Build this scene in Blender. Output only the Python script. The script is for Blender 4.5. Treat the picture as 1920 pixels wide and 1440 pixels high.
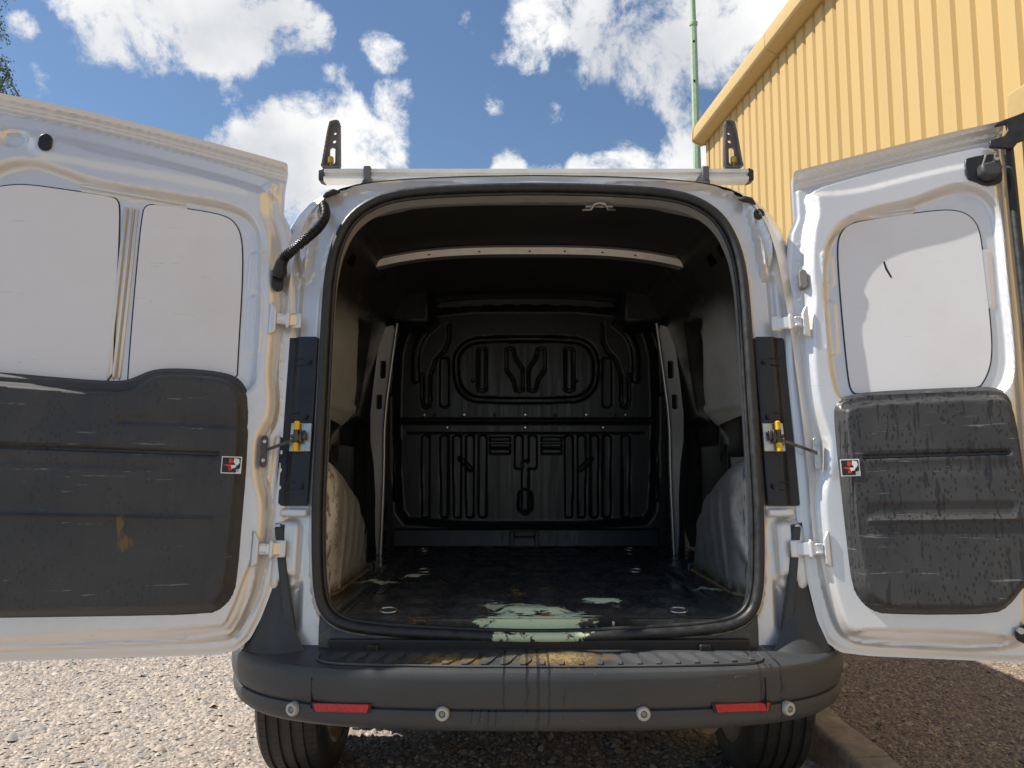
import bpy, bmesh, math, random
import numpy as np
from mathutils import Vector, Matrix
random.seed(7); RNG = np.random.default_rng(7)
S = bpy.context.scene
COL = S.collection
for o in list(bpy.data.objects): bpy.data.objects.remove(o)

# ------------------------------------------------------------------ camera
F, CX, CY = 1450.0, 960.0, 720.0          # focal length and centre measured in the photograph
PITCH = math.radians(5.9); CAMH = 1.0
cam = bpy.data.cameras.new('camera'); cam.sensor_width = 36.0; cam.lens = 36.0 * F / 1920.0
cam.clip_start = 0.05; cam.clip_end = 2000
camo = bpy.data.objects.new('camera', cam); COL.objects.link(camo)
camo.location = (0, 0, CAMH); camo.rotation_euler = (math.pi / 2 + PITCH, 0, 0)
S.camera = camo

# ------------------------------------------------------------------ light
SUN = Vector((-0.78, 0.10, 1.0)).normalized()      # towards the sun
sun = bpy.data.lights.new('sun', 'SUN'); sun.energy = 4.2; sun.angle = math.radians(0.55); sun.color = (1.0, 0.93, 0.83)
suno = bpy.data.objects.new('sun', sun); COL.objects.link(suno)
suno.rotation_euler = (-SUN).to_track_quat('-Z', 'Y').to_euler(); suno.location = SUN * 40

S.view_settings.view_transform = 'Standard'; S.view_settings.look = 'None'
S.view_settings.exposure = 0.60; S.view_settings.gamma = 1.0; S.view_settings.use_curve_mapping = False
S.render.resolution_x = 1024; S.render.resolution_y = 768

def ray(u, v):
    a = (u - CX) / F; b = -(v - CY) / F
    return np.array([a, math.cos(PITCH) - b * math.sin(PITCH), math.sin(PITCH) + b * math.cos(PITCH)])
EYE = np.array([0, 0, CAMH])
def hit(u, v, P, N):
    d = ray(u, v); N = np.array(N, float)
    return EYE + d * (np.dot(np.array(P) - EYE, N) / np.dot(d, N))

W = bpy.data.worlds.new('World'); S.world = W; W.use_nodes = True
def build_world():
    nt = W.node_tree; N = nt.nodes; L = nt.links
    for n in list(N): N.remove(n)
    out = N.new('ShaderNodeOutputWorld'); bg = N.new('ShaderNodeBackground'); bg.inputs['Strength'].default_value = 0.073
    sky = N.new('ShaderNodeTexSky'); sky.sky_type = 'NISHITA'; sky.sun_disc = False
    sky.sun_elevation = math.asin(SUN.z); sky.sun_rotation = math.atan2(SUN.x, SUN.y) % (2 * math.pi)
    sky.air_density = 1.15; sky.dust_density = 0.15; sky.ozone_density = 4.5
    tc = N.new('ShaderNodeTexCoord')
    nz = N.new('ShaderNodeTexNoise'); nz.inputs['Scale'].default_value = 11.0; nz.inputs['Detail'].default_value = 14
    nz.inputs['Roughness'].default_value = 0.66; nz.inputs['Distortion'].default_value = 0.25
    L.new(tc.outputs['Generated'], nz.inputs['Vector'])
    def math_(op, a, b=None, clamp=False):
        m = N.new('ShaderNodeMath'); m.operation = op; m.use_clamp = clamp
        for i, x in enumerate((a, b)):
            if x is None: continue
            if isinstance(x, (int, float)): m.inputs[i].default_value = x
            else: L.new(x, m.inputs[i])
        return m.outputs[0]
    def rng(x, a, b, c=0.0, d=1.0, kind='SMOOTHSTEP'):
        m = N.new('ShaderNodeMapRange'); m.interpolation_type = kind
        L.new(x, m.inputs['Value'])
        for k, y in zip(('From Min', 'From Max', 'To Min', 'To Max'), (a, b, c, d)): m.inputs[k].default_value = y
        return m.outputs['Result']
    blobs = [(140,5,50,.75),(215,20,75,1),(300,45,75,1.05),(390,65,70,1.05),(470,80,60,1.05),(540,55,60,1.0),(590,55,40,.85),(330,5,70,.9),(450,20,60,.8),(45,45,26,.6),(50,150,34,.6),
             (480,275,70,1.05),(560,250,80,1.1),(640,265,70,1.05),(700,285,60,1.05),(450,310,70,1.05),(580,320,90,1.1),(690,320,60,1.05),(625,165,42,.85),(655,205,40,.85),(735,190,42,.85),(720,105,34,.8),(700,75,22,.6),(430,185,34,.65),(540,195,38,.75),
             (1010,40,62,.95),(990,95,50,.85),(940,110,26,.65),(1075,20,40,.7),
             (1170,25,100,1.05),(1290,15,100,1.05),(1140,100,58,.95),(1220,120,75,1.02),(1250,205,52,.95),(1300,80,70,.95),(1400,30,100,1.05),(1085,150,28,.65),(1200,180,40,.8),
             (1180,330,70,1.1),(1270,320,80,1.12),(1330,300,60,1.05),(1110,345,50,.95),(950,325,38,.85),(1020,340,36,.8),(935,185,30,.6),(1035,215,24,.6),(960,285,20,.55),(885,40,22,.5)]
    acc = None
    for (u, v, r, w) in blobs:
        d = ray(u, v); d = d / np.linalg.norm(d)
        vm = N.new('ShaderNodeVectorMath'); vm.operation = 'DOT_PRODUCT'; vm.inputs[1].default_value = tuple(d)
        L.new(tc.outputs['Generated'], vm.inputs[0])
        q = rng(vm.outputs['Value'], math.cos(1.5 * r / F), math.cos(0.1 * r / F), 0, w)
        acc = q if acc is None else math_('MAXIMUM', acc, q)
    # the sky round about carries the same kind of broken cloud
    vm = N.new('ShaderNodeVectorMath'); vm.operation = 'DOT_PRODUCT'; d = ray(960, 250); d /= np.linalg.norm(d)
    vm.inputs[1].default_value = tuple(d); L.new(tc.outputs['Generated'], vm.inputs[0])
    outside = rng(vm.outputs['Value'], math.cos(math.radians(42)), math.cos(math.radians(34)), 1, 0)
    n2 = N.new('ShaderNodeTexNoise'); n2.inputs['Scale'].default_value = 3.0; n2.inputs['Detail'].default_value = 3
    L.new(tc.outputs['Generated'], n2.inputs['Vector'])
    wide = math_('MULTIPLY', rng(n2.outputs['Fac'], 0.47, 0.62), outside)
    acc = math_('MAXIMUM', acc, wide)
    dens = math_('ADD', acc, math_('MULTIPLY', math_('SUBTRACT', nz.outputs['Fac'], 0.5), 3.3))
    alpha = rng(dens, 0.46, 1.02)
    alpha = math_('MULTIPLY', alpha, rng(acc, 0.02, 0.2))
    # thickness shading: thick middles turn light grey, rims stay white
    nz2 = N.new('ShaderNodeTexNoise'); nz2.inputs['Scale'].default_value = 5.0; nz2.inputs['Detail'].default_value = 6
    mp = N.new('ShaderNodeMapping'); mp.inputs['Location'].default_value = (0.0, 0.0, 0.35); L.new(tc.outputs['Generated'], mp.inputs['Vector'])
    L.new(mp.outputs['Vector'], nz2.inputs['Vector'])
    grey = rng(nz2.outputs['Fac'], 0.36, 0.64)
    cc = N.new('ShaderNodeMixRGB'); cc.inputs[1].default_value = (6.0, 6.2, 6.6, 1); cc.inputs[2].default_value = (9.4, 9.4, 9.3, 1)
    L.new(grey, cc.inputs[0])
    mx = N.new('ShaderNodeMixRGB'); L.new(alpha, mx.inputs[0]); L.new(sky.outputs[0], mx.inputs[1]); L.new(cc.outputs[0], mx.inputs[2])
    L.new(mx.outputs[0], bg.inputs['Color']); L.new(bg.outputs[0], out.inputs[0])
build_world()

# ------------------------------------------------------------------ materials
def new_mat(name):
    m = bpy.data.materials.new(name); m.use_nodes = True
    nt = m.node_tree; b = nt.nodes['Principled BSDF']
    return m, nt, b
class NT:
    def __init__(s, nt): s.nt = nt; s.N = nt.nodes; s.L = nt.links; s.tc = None
    def coord(s, kind='Object', scale=(1, 1, 1), rot=(0, 0, 0), loc=(0, 0, 0)):
        if s.tc is None: s.tc = s.N.new('ShaderNodeTexCoord')
        m = s.N.new('ShaderNodeMapping'); m.inputs['Scale'].default_value = scale; m.inputs['Rotation'].default_value = rot
        m.inputs['Location'].default_value = loc
        s.L.new(s.tc.outputs[kind], m.inputs['Vector']); return m.outputs[0]
    def noise(s, vec, scale, detail=4, rough=0.5, dist=0.0):
        n = s.N.new('ShaderNodeTexNoise'); n.inputs['Scale'].default_value = scale; n.inputs['Detail'].default_value = detail
        n.inputs['Roughness'].default_value = rough; n.inputs['Distortion'].default_value = dist
        s.L.new(vec, n.inputs['Vector']); return n.outputs['Fac']
    def voro(s, vec, scale, out='Distance', feature='F1', rand=1.0):
        n = s.N.new('ShaderNodeTexVoronoi'); n.feature = feature; n.inputs['Scale'].default_value = scale
        n.inputs['Randomness'].default_value = rand
        s.L.new(vec, n.inputs['Vector']); return n.outputs[out]
    def ramp(s, fac, stops):
        n = s.N.new('ShaderNodeValToRGB'); e = n.color_ramp.elements
        while len(e) < len(stops): e.new(0.5)
        for q, (p, c) in zip(e, stops):
            q.position = p; q.color = (*c, 1) if len(c) == 3 else c
        s.L.new(fac, n.inputs[0]); return n.outputs[0]
    def rng(s, x, a, b, c=0.0, d=1.0, kind='SMOOTHSTEP'):
        m = s.N.new('ShaderNodeMapRange'); m.interpolation_type = kind; s.L.new(x, m.inputs['Value'])
        for k, y in zip(('From Min', 'From Max', 'To Min', 'To Max'), (a, b, c, d)): m.inputs[k].default_value = y
        return m.outputs['Result']
    def math(s, op, a, b=None, clamp=False):
        m = s.N.new('ShaderNodeMath'); m.operation = op; m.use_clamp = clamp
        for i, x in enumerate((a, b)):
            if x is None: continue
            if isinstance(x, (int, float)): m.inputs[i].default_value = x
            else: s.L.new(x, m.inputs[i])
        return m.outputs[0]
    def mix(s, fac, a, b, mode='MIX'):
        m = s.N.new('ShaderNodeMixRGB'); m.blend_type = mode
        for i, x in enumerate((fac, a, b)):
            if isinstance(x, (int, float)): m.inputs[i].default_value = x
            elif isinstance(x, tuple): m.inputs[i].default_value = (*x, 1)
            else: s.L.new(x, m.inputs[i])
        return m.outputs[0]
    def bump(s, h, strength=0.3, dist=0.01, normal=None):
        b = s.N.new('ShaderNodeBump'); b.inputs['Strength'].default_value = strength; b.inputs['Distance'].default_value = dist
        s.L.new(h, b.inputs['Height'])
        if normal is not None: s.L.new(normal, b.inputs['Normal'])
        return b.outputs[0]
    def sep(s, vec):
        n = s.N.new('ShaderNodeSeparateXYZ'); s.L.new(vec, n.inputs[0]); return n.outputs
    def spot(s, x, y, z, cx=None, cy=None, cz=None, rx=.1, ry=.1, rz=.1):
        """1 at a point in the object's own metres, falling to 0 at the radii"""
        t = None
        for q, c, r in ((x, cx, rx), (y, cy, ry), (z, cz, rz)):
            if c is None: continue
            d = s.math('DIVIDE', s.math('SUBTRACT', q, c), r); d = s.math('MULTIPLY', d, d)
            t = d if t is None else s.math('ADD', t, d)
        return s.math('SUBTRACT', 1.0, s.math('SQRT', t), clamp=True)

def simple(name, col, rough=0.5, metal=0.0, coat=0.0, nscale=30, nvar=0.12, bump=0.0, bscale=200, spec=0.5):
    m, nt, b = new_mat(name); T = NT(nt); v = T.coord()
    n = T.noise(v, nscale, 5, 0.6)
    lo = tuple(c * (1 - nvar) for c in col); hi = tuple(min(1, c * (1 + nvar)) for c in col)
    nt.links.new(T.ramp(n, [(0.3, lo), (0.7, hi)]), b.inputs['Base Color'])
    nt.links.new(T.rng(n, 0.3, 0.7, rough * 0.85, min(1, rough * 1.15)), b.inputs['Roughness'])
    b.inputs['Metallic'].default_value = metal; b.inputs['Coat Weight'].default_value = coat; b.inputs['Coat Roughness'].default_value = 0.12
    b.inputs['Specular IOR Level'].default_value = spec
    if bump: nt.links.new(T.bump(T.noise(v, bscale, 3), bump, 0.002), b.inputs['Normal'])
    return m
M = {}
def paint_mat(name, col, dirt=0.5, metal=0.15):
    m, nt, b = new_mat(name); T = NT(nt); v = T.coord()
    big = T.noise(v, 3.0, 6, 0.6); fine = T.noise(v, 55, 5, 0.7)
    c = T.mix(T.rng(big, 0.45, 0.8, 0, 0.22 * dirt), col, (0.52, 0.47, 0.38))
    # chips and specks of road dirt
    vo = T.voro(v, 32); pick = T.noise(v, 9, 2)
    sp = T.math('MULTIPLY', T.rng(vo, 0.035, 0.06, 1, 0), T.rng(pick, 0.6, 0.66))
    c = T.mix(T.math('MULTIPLY', sp, 0.75 * dirt), c, (0.07, 0.06, 0.05))
    # short scratches
    sv = T.coord(scale=(6, 6, 90), rot=(0.2, 0.5, 0.1)); sc = T.rng(T.noise(sv, 1.6, 2), 0.735, 0.75)
    c = T.mix(T.math('MULTIPLY', sc, 0.3 * dirt), c, (0.25, 0.23, 0.2))
    nt.links.new(c, b.inputs['Base Color'])
    nt.links.new(T.rng(fine, 0.3, 0.7, 0.30, 0.42), b.inputs['Roughness'])
    b.inputs['Metallic'].default_value = metal; b.inputs['Coat Weight'].default_value = 0.6; b.inputs['Coat Roughness'].default_value = 0.18
    nt.links.new(T.bump(big, 0.05, 0.01), b.inputs['Normal'])
    return m
M['paint'] = paint_mat('silver_white_paint', (0.76, 0.755, 0.75), 0.5, 0.5)
M['panel'] = paint_mat('white_blanking_panel', (0.80, 0.81, 0.835), 0.8, 0.0)
M['inner_paint'] = paint_mat('bare_inner_paint', (0.58, 0.555, 0.525), 0.8, 0.65)
def sprayed_mat():
    """silver inner panels that somebody sprayed black from the front, leaving the rear posts and the foot bare"""
    m, nt, b = new_mat('black_oversprayed_panel'); T = NT(nt); v = T.coord(); X = T.sep(T.coord()); n = T.noise(v, 9, 5, .6); f = T.noise(v, 120, 3)
    w = T.math('MULTIPLY', T.math('SUBTRACT', n, .5), .10); y = T.math('ADD', X[1], w); z = T.math('ADD', X[2], w)
    post = T.math('MULTIPLY', T.math('MULTIPLY', T.rng(y, 2.56, 2.72), T.rng(y, 3.04, 3.12, 1, 0)), T.rng(z, 1.42, 1.62, 1, 0))
    foot = T.math('MULTIPLY', T.rng(z, 1.12, 1.20, 1, 0), T.rng(y, 3.05, 3.12, 1, 0))
    bare = T.math('MAXIMUM', post, foot)
    c = T.mix(bare, T.ramp(n, [(.3, (.026, .026, .024)), (.7, (.045, .044, .040))]), T.ramp(n, [(.3, (.56, .54, .50)), (.7, (.66, .64, .60))]))
    sp = T.math('MULTIPLY', T.rng(T.voro(v, 30), .04, .07, 1, 0), T.rng(T.noise(v, 8, 2), .58, .64)); c = T.mix(T.math('MULTIPLY', sp, .7), c, (.05, .045, .04))
    nt.links.new(c, b.inputs['Base Color']); nt.links.new(T.math('MULTIPLY', bare, .3), b.inputs['Metallic']); nt.links.new(T.rng(f, .3, .7, .32, .46), b.inputs['Roughness']); return m
M['sprayed'] = sprayed_mat()
def arch_mat(name, worn, metal=.3):
    m, nt, b = new_mat(name); T = NT(nt); v = T.coord(); X = T.sep(T.coord())
    n = T.noise(v, 20, 8, 0.7, 0.6); n2 = T.noise(T.coord(scale=(1, 1, .35)), 45, 6, 0.75)
    c = T.mix(T.rng(n, 0.3, 0.7, 0, 1), (0.36, 0.355, 0.34), (0.48, 0.475, 0.46))
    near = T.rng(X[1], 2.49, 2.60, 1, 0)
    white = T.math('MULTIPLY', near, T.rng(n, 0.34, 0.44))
    c = T.mix(T.math('MULTIPLY', white, worn * 0.95), c, (0.84, 0.82, 0.77))  # worn white rear end, whitened further to paint in outside light
    stain = T.math('MULTIPLY', near, T.rng(n2, 0.52, 0.57))
    c = T.mix(T.math('MULTIPLY', stain, worn * .85), c, (0.24, 0.16, 0.07))
    low = T.rng(X[2], 0.60, 0.64, 1, 0)
    c = T.mix(T.math('MULTIPLY', low, T.rng(n2, 0.35, 0.55)), c, (0.16, 0.10, 0.04))
    sv = T.coord(scale=(30, 30, 4)); sc = T.math('MULTIPLY', near, T.rng(T.noise(sv, 2.0, 4, 0.7), 0.6, 0.64))
    c = T.mix(T.math('MULTIPLY', sc, 0.8), c, (0.08, 0.075, 0.07))
    nt.links.new(c, b.inputs['Base Color']); nt.links.new(T.rng(n2, 0.3, 0.7, 0.3, 0.55), b.inputs['Roughness'])
    b.inputs['Metallic'].default_value = metal
    nt.links.new(T.bump(n2, 0.25, 0.004), b.inputs['Normal'])
    return m
M['arch_worn_lit'] = arch_mat('worn_lit_arch_paint', 1.0); M['arch'] = arch_mat('scuffed_arch_paint', 0.1, .6)

def trim_mat(name, drops, stain_at=None):
    m, nt, b = new_mat(name); T = NT(nt); v = T.coord(); X = T.sep(T.coord())
    n = T.noise(v, 6, 7, 0.65); f = T.noise(v, 160, 3)
    c = T.ramp(n, [(0.25, (0.026, 0.028, 0.031)), (0.75, (0.062, 0.064, 0.066))])
    # water: dark wet drops and running streaks
    vs = T.coord(scale=(1, 1, 0.55)); vo = T.voro(vs, 95); pick = T.noise(v, 14, 3)
    dr = T.math('MULTIPLY', T.rng(vo, 0.25, 0.38, 1, 0), T.rng(pick, 0.5 - 0.10 * drops, 0.62 - 0.1 * drops))
    st = T.noise(T.coord(scale=(1, 1, 0.045)), 62, 3, 0.6, 0.5); sm = T.noise(T.coord(scale=(1, 1, .5)), 5, 3)
    run = T.math('MULTIPLY', T.rng(st, 0.585, 0.61), T.rng(sm, 0.36, 0.46))
    wet = T.math('MAXIMUM', T.math('MULTIPLY', dr, min(1, 0.5 + drops * .5)), T.math('MULTIPLY', run, drops), clamp=True)
    c = T.mix(T.math('MULTIPLY', wet, 0.75), c, (0.008, 0.008, 0.010))
    # scuffs: pale dry scratches
    sc = T.rng(T.noise(T.coord(scale=(2.2, 2.2, 26), rot=(0.0, 0.55, 0)), 2.2, 5, 0.75), 0.635, 0.68)
    sc2 = T.rng(T.noise(T.coord(scale=(2.0, 2.0, 30), rot=(0.0, -0.1, 0), loc=(4, 1, 2)), 2.4, 5, 0.75), 0.64, 0.70)
    c = T.mix(T.math('MULTIPLY', T.math('MAXIMUM', sc, sc2), 0.5), c, (0.30, 0.30, 0.29))
    if stain_at:
        for (sx, sz, rx, rz) in stain_at:
            s_ = T.spot(X[0], X[1], X[2], cx=sx, cz=sz, rx=rx, rz=rz)
            msk = T.rng(T.math('MULTIPLY', s_, T.math('ADD', T.noise(T.coord(scale=(1, 1, .3)), 95, 5, 0.7, 1.2), 0.0)), 0.28, 0.40)
            c = T.mix(T.math('MULTIPLY', msk, .65), c, (0.20, 0.12, 0.03))
    nt.links.new(c, b.inputs['Base Color'])
    r = T.math('SUBTRACT', T.rng(n, 0.3, 0.7, 0.5, 0.62), T.math('MULTIPLY', wet, 0.22)); nt.links.new(r, b.inputs['Roughness'])
    nt.links.new(T.bump(f, 0.16, 0.002, T.bump(wet, 0.15, 0.001)), b.inputs['Normal'])
    return m

M['black_liner'] = None
def liner_mat():
    m, nt, b = new_mat('black_bulkhead_paint'); T = NT(nt); v = T.coord()
    st = T.noise(T.coord(scale=(1, 1, 0.04)), 60, 5, 0.7, 0.3); n = T.noise(v, 8, 6, 0.65)
    c = T.ramp(n, [(0.3, (0.009, 0.0095, 0.0105)), (0.7, (0.016, 0.0158, 0.0155))])
    c = T.mix(T.math('MULTIPLY', T.rng(st, 0.52, 0.62), 0.4), c, (0.042, 0.034, 0.026))
    nt.links.new(c, b.inputs['Base Color']); nt.links.new(T.rng(st, 0.3, 0.7, 0.28, 0.5), b.inputs['Roughness'])
    nt.links.new(T.bump(n, 0.08, 0.01), b.inputs['Normal']); return m
M['black_liner'] = liner_mat()
def floor_mat(name='wet_black_floor', lighter=1.0):
    """black rubbery floor, wet in places, with spilt mint-green and brown paint at the sill"""
    m, nt, b = new_mat(name); T = NT(nt); v = T.coord(); X = T.sep(T.coord())
    n = T.noise(v, 7, 7, 0.65); n2 = T.noise(v, 26, 8, 0.72, 0.5); fine = T.noise(v, 170, 3, 0.6); nb = T.noise(T.coord(scale=(.55, 1.5, 1.2)), 38, 7, 0.7, 0.8)
    c = T.ramp(n, [(0.3, tuple(lighter * q for q in (0.022, 0.023, 0.024))), (0.72, tuple(lighter * q for q in (0.042, 0.042, 0.041)))])
    c = T.mix(T.math('MULTIPLY', T.rng(fine, 0.62, 0.7), T.rng(n, 0.5, 0.6, 0, 0.5)), c, (0.22, 0.21, 0.18))
    c = T.mix(T.math('MULTIPLY', T.rng(X[1], 2.12, 2.75, 1, 0), T.rng(n2, 0.30, 0.75, 0, .75)), c, (0.11, 0.107, 0.10))  # paler towards the sill: dust, with the stronger light there painted in
    def blotch(spots, lo, hi, colr, cc, amp=1.0):
        t = None
        for (sx, sy, rx, ry) in spots:
            s_ = T.spot(X[0], X[1], X[2], cx=sx, cy=sy, rx=rx, ry=ry)
            t = s_ if t is None else T.math('MAXIMUM', t, s_)
        msk = T.math('MULTIPLY', T.rng(T.math('ADD', t, T.math('MULTIPLY', T.math('SUBTRACT', nb, 0.5), 3.0)), lo, hi), T.rng(t, 0.0, 0.1))
        return T.mix(msk, cc, colr), msk
    c, m1 = blotch([(0.085, 2.09, .21, .14), (0.02, 2.12, .14, .09), (0.12, 2.14, .13, .10), (0.20, 2.06, .12, .05), (0.06, 2.03, .20, .05), (-0.04, 2.30, .10, .07), (0.03, 2.22, .12, .07), (.13, 2.20, .09, .05),
                    (-.47, 2.78, .10, .05), (.66, 2.62, .07, .04), (.27, 2.36, .07, .025), (-.35, 2.86, .06, .03), (.24, 1.99, .1, .05), (.05, 2.0, .12, .03)], 0.36, 0.42, (0.66, 0.78, 0.54), c, 1.5)
    c, m2 = blotch([(0.09, 2.18, .06, .035), (0.07, 2.05, .05, .05), (0.17, 2.06, .06, .05), (-.25, 2.13, .08, .03), (-.02, 2.5, .12, .05), (.1, 2.56, .05, .04), (.1, 1.96, .26, .06), (-.2, 1.96, .12, .035), (0, 1.99, .2, .03)], 0.60, 0.68, (0.24, 0.13, 0.035), c, 1.7)
    nt.links.new(c, b.inputs['Base Color'])
    r = T.rng(n, 0.4, 0.62, 0.14, 0.38); r = T.mix(m1, r, (0.45, 0.45, 0.45)); nt.links.new(r, b.inputs['Roughness'])
    nt.links.new(T.bump(m1, 0.6, 0.003, T.bump(n2, 0.07, 0.004)), b.inputs['Normal']); return m
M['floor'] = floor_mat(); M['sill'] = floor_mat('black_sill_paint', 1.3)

def bumper_mat(name='charcoal_bumper_plastic', soiled=True, k_=1.0):
    m, nt, b = new_mat(name); T = NT(nt); v = T.coord(); X = T.sep(T.coord())
    n = T.noise(v, 5, 7, 0.65); f = T.noise(v, 260, 3); n2 = T.noise(v, 30, 8, 0.75, 0.6)
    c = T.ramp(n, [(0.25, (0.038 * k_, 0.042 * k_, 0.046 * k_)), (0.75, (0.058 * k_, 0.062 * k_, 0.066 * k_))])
    sc = T.rng(T.noise(T.coord(scale=(2, 2, 22), rot=(0, 0.7, 0)), 3, 5, 0.75), 0.69, 0.73)
    c = T.mix(T.math('MULTIPLY', sc, 0.22), c, (0.3, 0.3, 0.3))
    if soiled:
        top = T.rng(X[2], 0.497, 0.508)
        s_ = T.math('MAXIMUM', T.spot(X[0], X[1], X[2], cx=.12, cy=1.99, rx=.34, ry=.17), T.spot(X[0], X[1], X[2], cx=-.17, cy=1.98, rx=.26, ry=.11))
        msk = T.math('MULTIPLY', T.rng(T.math('MULTIPLY', s_, n2), 0.27, 0.36), top)
        c = T.mix(T.math('MULTIPLY', msk, .7), c, (0.15, 0.10, 0.04))
        m2 = T.math('MULTIPLY', T.rng(T.math('MULTIPLY', s_, T.noise(v, 75, 5, 0.75)), 0.40, 0.47), top)
        c = T.mix(T.math('MULTIPLY', m2, .8), c, (0.30, 0.23, 0.09))
        # dark wet runs down the face, below the spill
        run = T.noise(T.coord(scale=(1, .3, 0.16)), 60, 3, 0.6, 0.9)
        rm = T.math('MULTIPLY', T.rng(run, 0.60, 0.70), T.rng(T.math('ABSOLUTE', T.math('SUBTRACT', X[0], 0.06)), 0.06, 0.20, 1, 0))
        rm2 = T.math('MULTIPLY', T.rng(run, 0.6, 0.64), T.rng(T.math('ABSOLUTE', T.math('SUBTRACT', X[0], 0.62)), 0.03, 0.07, 1, 0))
        wet = T.math('MAXIMUM', rm, rm2)
        wob = T.math('MULTIPLY', T.math('SUBTRACT', T.noise(T.coord(scale=(0, 0, 1)), 22, 3), 0.5), .022)
        for xi, z0, wd_ in ((-.02, .415, .0035), (.035, .41, .004), (.062, .37, .005), (.088, .38, .0035), (.60, .40, .0035), (.655, .42, .004), (-.075, .39, .003), (-.055, .375, .0035), (-.038, .38, .003), (-.095, .385, .0025)):
            d_ = T.math('ABSOLUTE', T.math('SUBTRACT', T.math('ADD', X[0], wob), xi)); ln = T.math('MULTIPLY', T.rng(d_, wd_ * .6, wd_ * 1.1, 1, 0), T.rng(X[2], z0, z0 + .006))
            if xi in (-.075, -.055, -.038, -.095): ln = T.math('MULTIPLY', ln, T.rng(X[2], .43, .424))
            wet = T.math('MAXIMUM', wet, ln)
        c = T.mix(T.math('MULTIPLY', wet, 0.65), c, (0.012, 0.012, 0.013))
        nt.links.new(T.math('SUBTRACT', T.rng(n, 0.3, 0.7, 0.45, 0.58), T.math('MULTIPLY', wet, 0.25)), b.inputs['Roughness'])
        sp = T.math('MULTIPLY', T.rng(T.voro(v, 60), 0.05, 0.08, 1, 0), T.rng(T.noise(v, 12, 2), 0.58, 0.62))
        c = T.mix(T.math('MULTIPLY', sp, .6), c, (0.4, 0.38, 0.33))
    else: b.inputs['Roughness'].default_value = 0.5
    nt.links.new(c, b.inputs['Base Color'])
    nt.links.new(T.bump(f, 0.12, 0.002), b.inputs['Normal']); return m
M['bumper'] = bumper_mat(); M['plastic'] = bumper_mat('charcoal_plastic', False)
M['tread'] = bumper_mat('sunlit_step_tread', True, 1.45)  # bumper plastic made lighter, painting in sun on the step
M['rubber'] = simple('seal_rubber', (0.022, 0.0225, 0.023), 0.45, nscale=40, nvar=0.5, bump=0.3, bscale=60)
def seal_mat():
    m, nt, b = new_mat('door_seal_rubber'); T = NT(nt); v = T.coord(); X = T.sep(T.coord()); n = T.noise(v, 40, 6, 0.7); n2 = T.noise(T.coord(scale=(1, 1.5, .5)), 34, 6, 0.7, .6)
    c = T.ramp(n, [(0.3, (0.012, 0.0125, 0.013)), (0.7, (0.036, 0.037, 0.038))])
    low = T.rng(X[2], 0.60, 0.64, 1, 0)
    g = T.math('SUBTRACT', 1.0, T.math('ABSOLUTE', T.math('DIVIDE', T.math('SUBTRACT', X[0], 0.085), 0.17)), clamp=True)
    k = T.math('MULTIPLY', T.rng(T.math('ADD', g, T.math('MULTIPLY', T.math('SUBTRACT', n2, 0.5), 3.0)), 0.42, 0.5), T.math('MULTIPLY', low, T.rng(g, 0, .1)))
    c = T.mix(k, c, (0.58, 0.70, 0.46))
    k2 = T.math('MULTIPLY', T.math('MULTIPLY', T.rng(n, 0.60, 0.66), low), T.rng(g, 0.2, .6)); c = T.mix(k2, c, (0.26, 0.15, 0.05))
    nt.links.new(c, b.inputs['Base Color']); nt.links.new(T.rng(n, 0.3, 0.7, 0.35, 0.6), b.inputs['Roughness']); nt.links.new(T.bump(n, 0.3, 0.003), b.inputs['Normal']); return m
M['seal'] = seal_mat()
M['tyre'] = simple('tyre_rubber', (0.026, 0.026, 0.027), 0.65, nscale=25, nvar=0.35, bump=0.25, bscale=300)
M['black'] = simple('black_plastic', (0.014, 0.0145, 0.016), 0.4, nscale=30, nvar=0.2)
M['pillar_cover'] = simple('dark_pillar_cover', (0.014, 0.016, 0.021), 0.38, nscale=12, nvar=0.3)
M['void'] = simple('unlit_cavity_paint', (0.01, 0.01, 0.01), 0.8)
M['steel'] = simple('zinc_steel', (0.55, 0.54, 0.5), 0.35, 1.0, nscale=50, nvar=0.2)
M['darksteel'] = simple('oily_steel', (0.11, 0.09, 0.075), 0.4, 0.8, nscale=60, nvar=0.5)
M['rust'] = simple('rusty_underbody', (0.16, 0.105, 0.065), 0.75, 0.1, nscale=18, nvar=0.6, bump=0.4, bscale=90)
M['alu'] = simple('anodised_aluminium', (0.80, 0.79, 0.74), 0.32, 0.25, nscale=14, nvar=0.06)
M['moss'] = simple('algae_film', (0.30, 0.32, 0.08), 0.8, 0.0, nscale=60, nvar=0.5)
M['yellow'] = simple('yellow_plastic', (0.85, 0.52, 0.01), 0.35, nvar=0.08)
M['brass'] = simple('yellow_bolt_knob', (0.38, 0.27, 0.03), 0.45, nvar=0.2)
def refl():
    m, nt, b = new_mat('red_reflector'); T = NT(nt)
    v = T.voro(T.coord(), 170); nt.links.new(T.ramp(v, [(0, (0.62, 0.012, 0.03)), (0.7, (0.42, 0.006, 0.018))]), b.inputs['Base Color'])
    b.inputs['Roughness'].default_value = 0.3; b.inputs['Coat Weight'].default_value = 0.6; return m
M['red'] = refl()
M['sensor_ring'] = simple('pale_sensor_ring', (0.46, 0.47, 0.44), 0.45, 0.2)
M['sensor'] = simple('grey_sensor_face', (0.24, 0.26, 0.25), 0.35, 0.3)
M['white'] = simple('white_print', (0.8, 0.8, 0.8), 0.4, nvar=0.03); M['printred'] = simple('red_print', (0.6, 0.05, 0.03), 0.4)
M['printblack'] = simple('black_print', (0.015, 0.015, 0.018), 0.4); M['printgrey'] = simple('grey_print', (0.45, 0.46, 0.5), 0.4)
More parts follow.
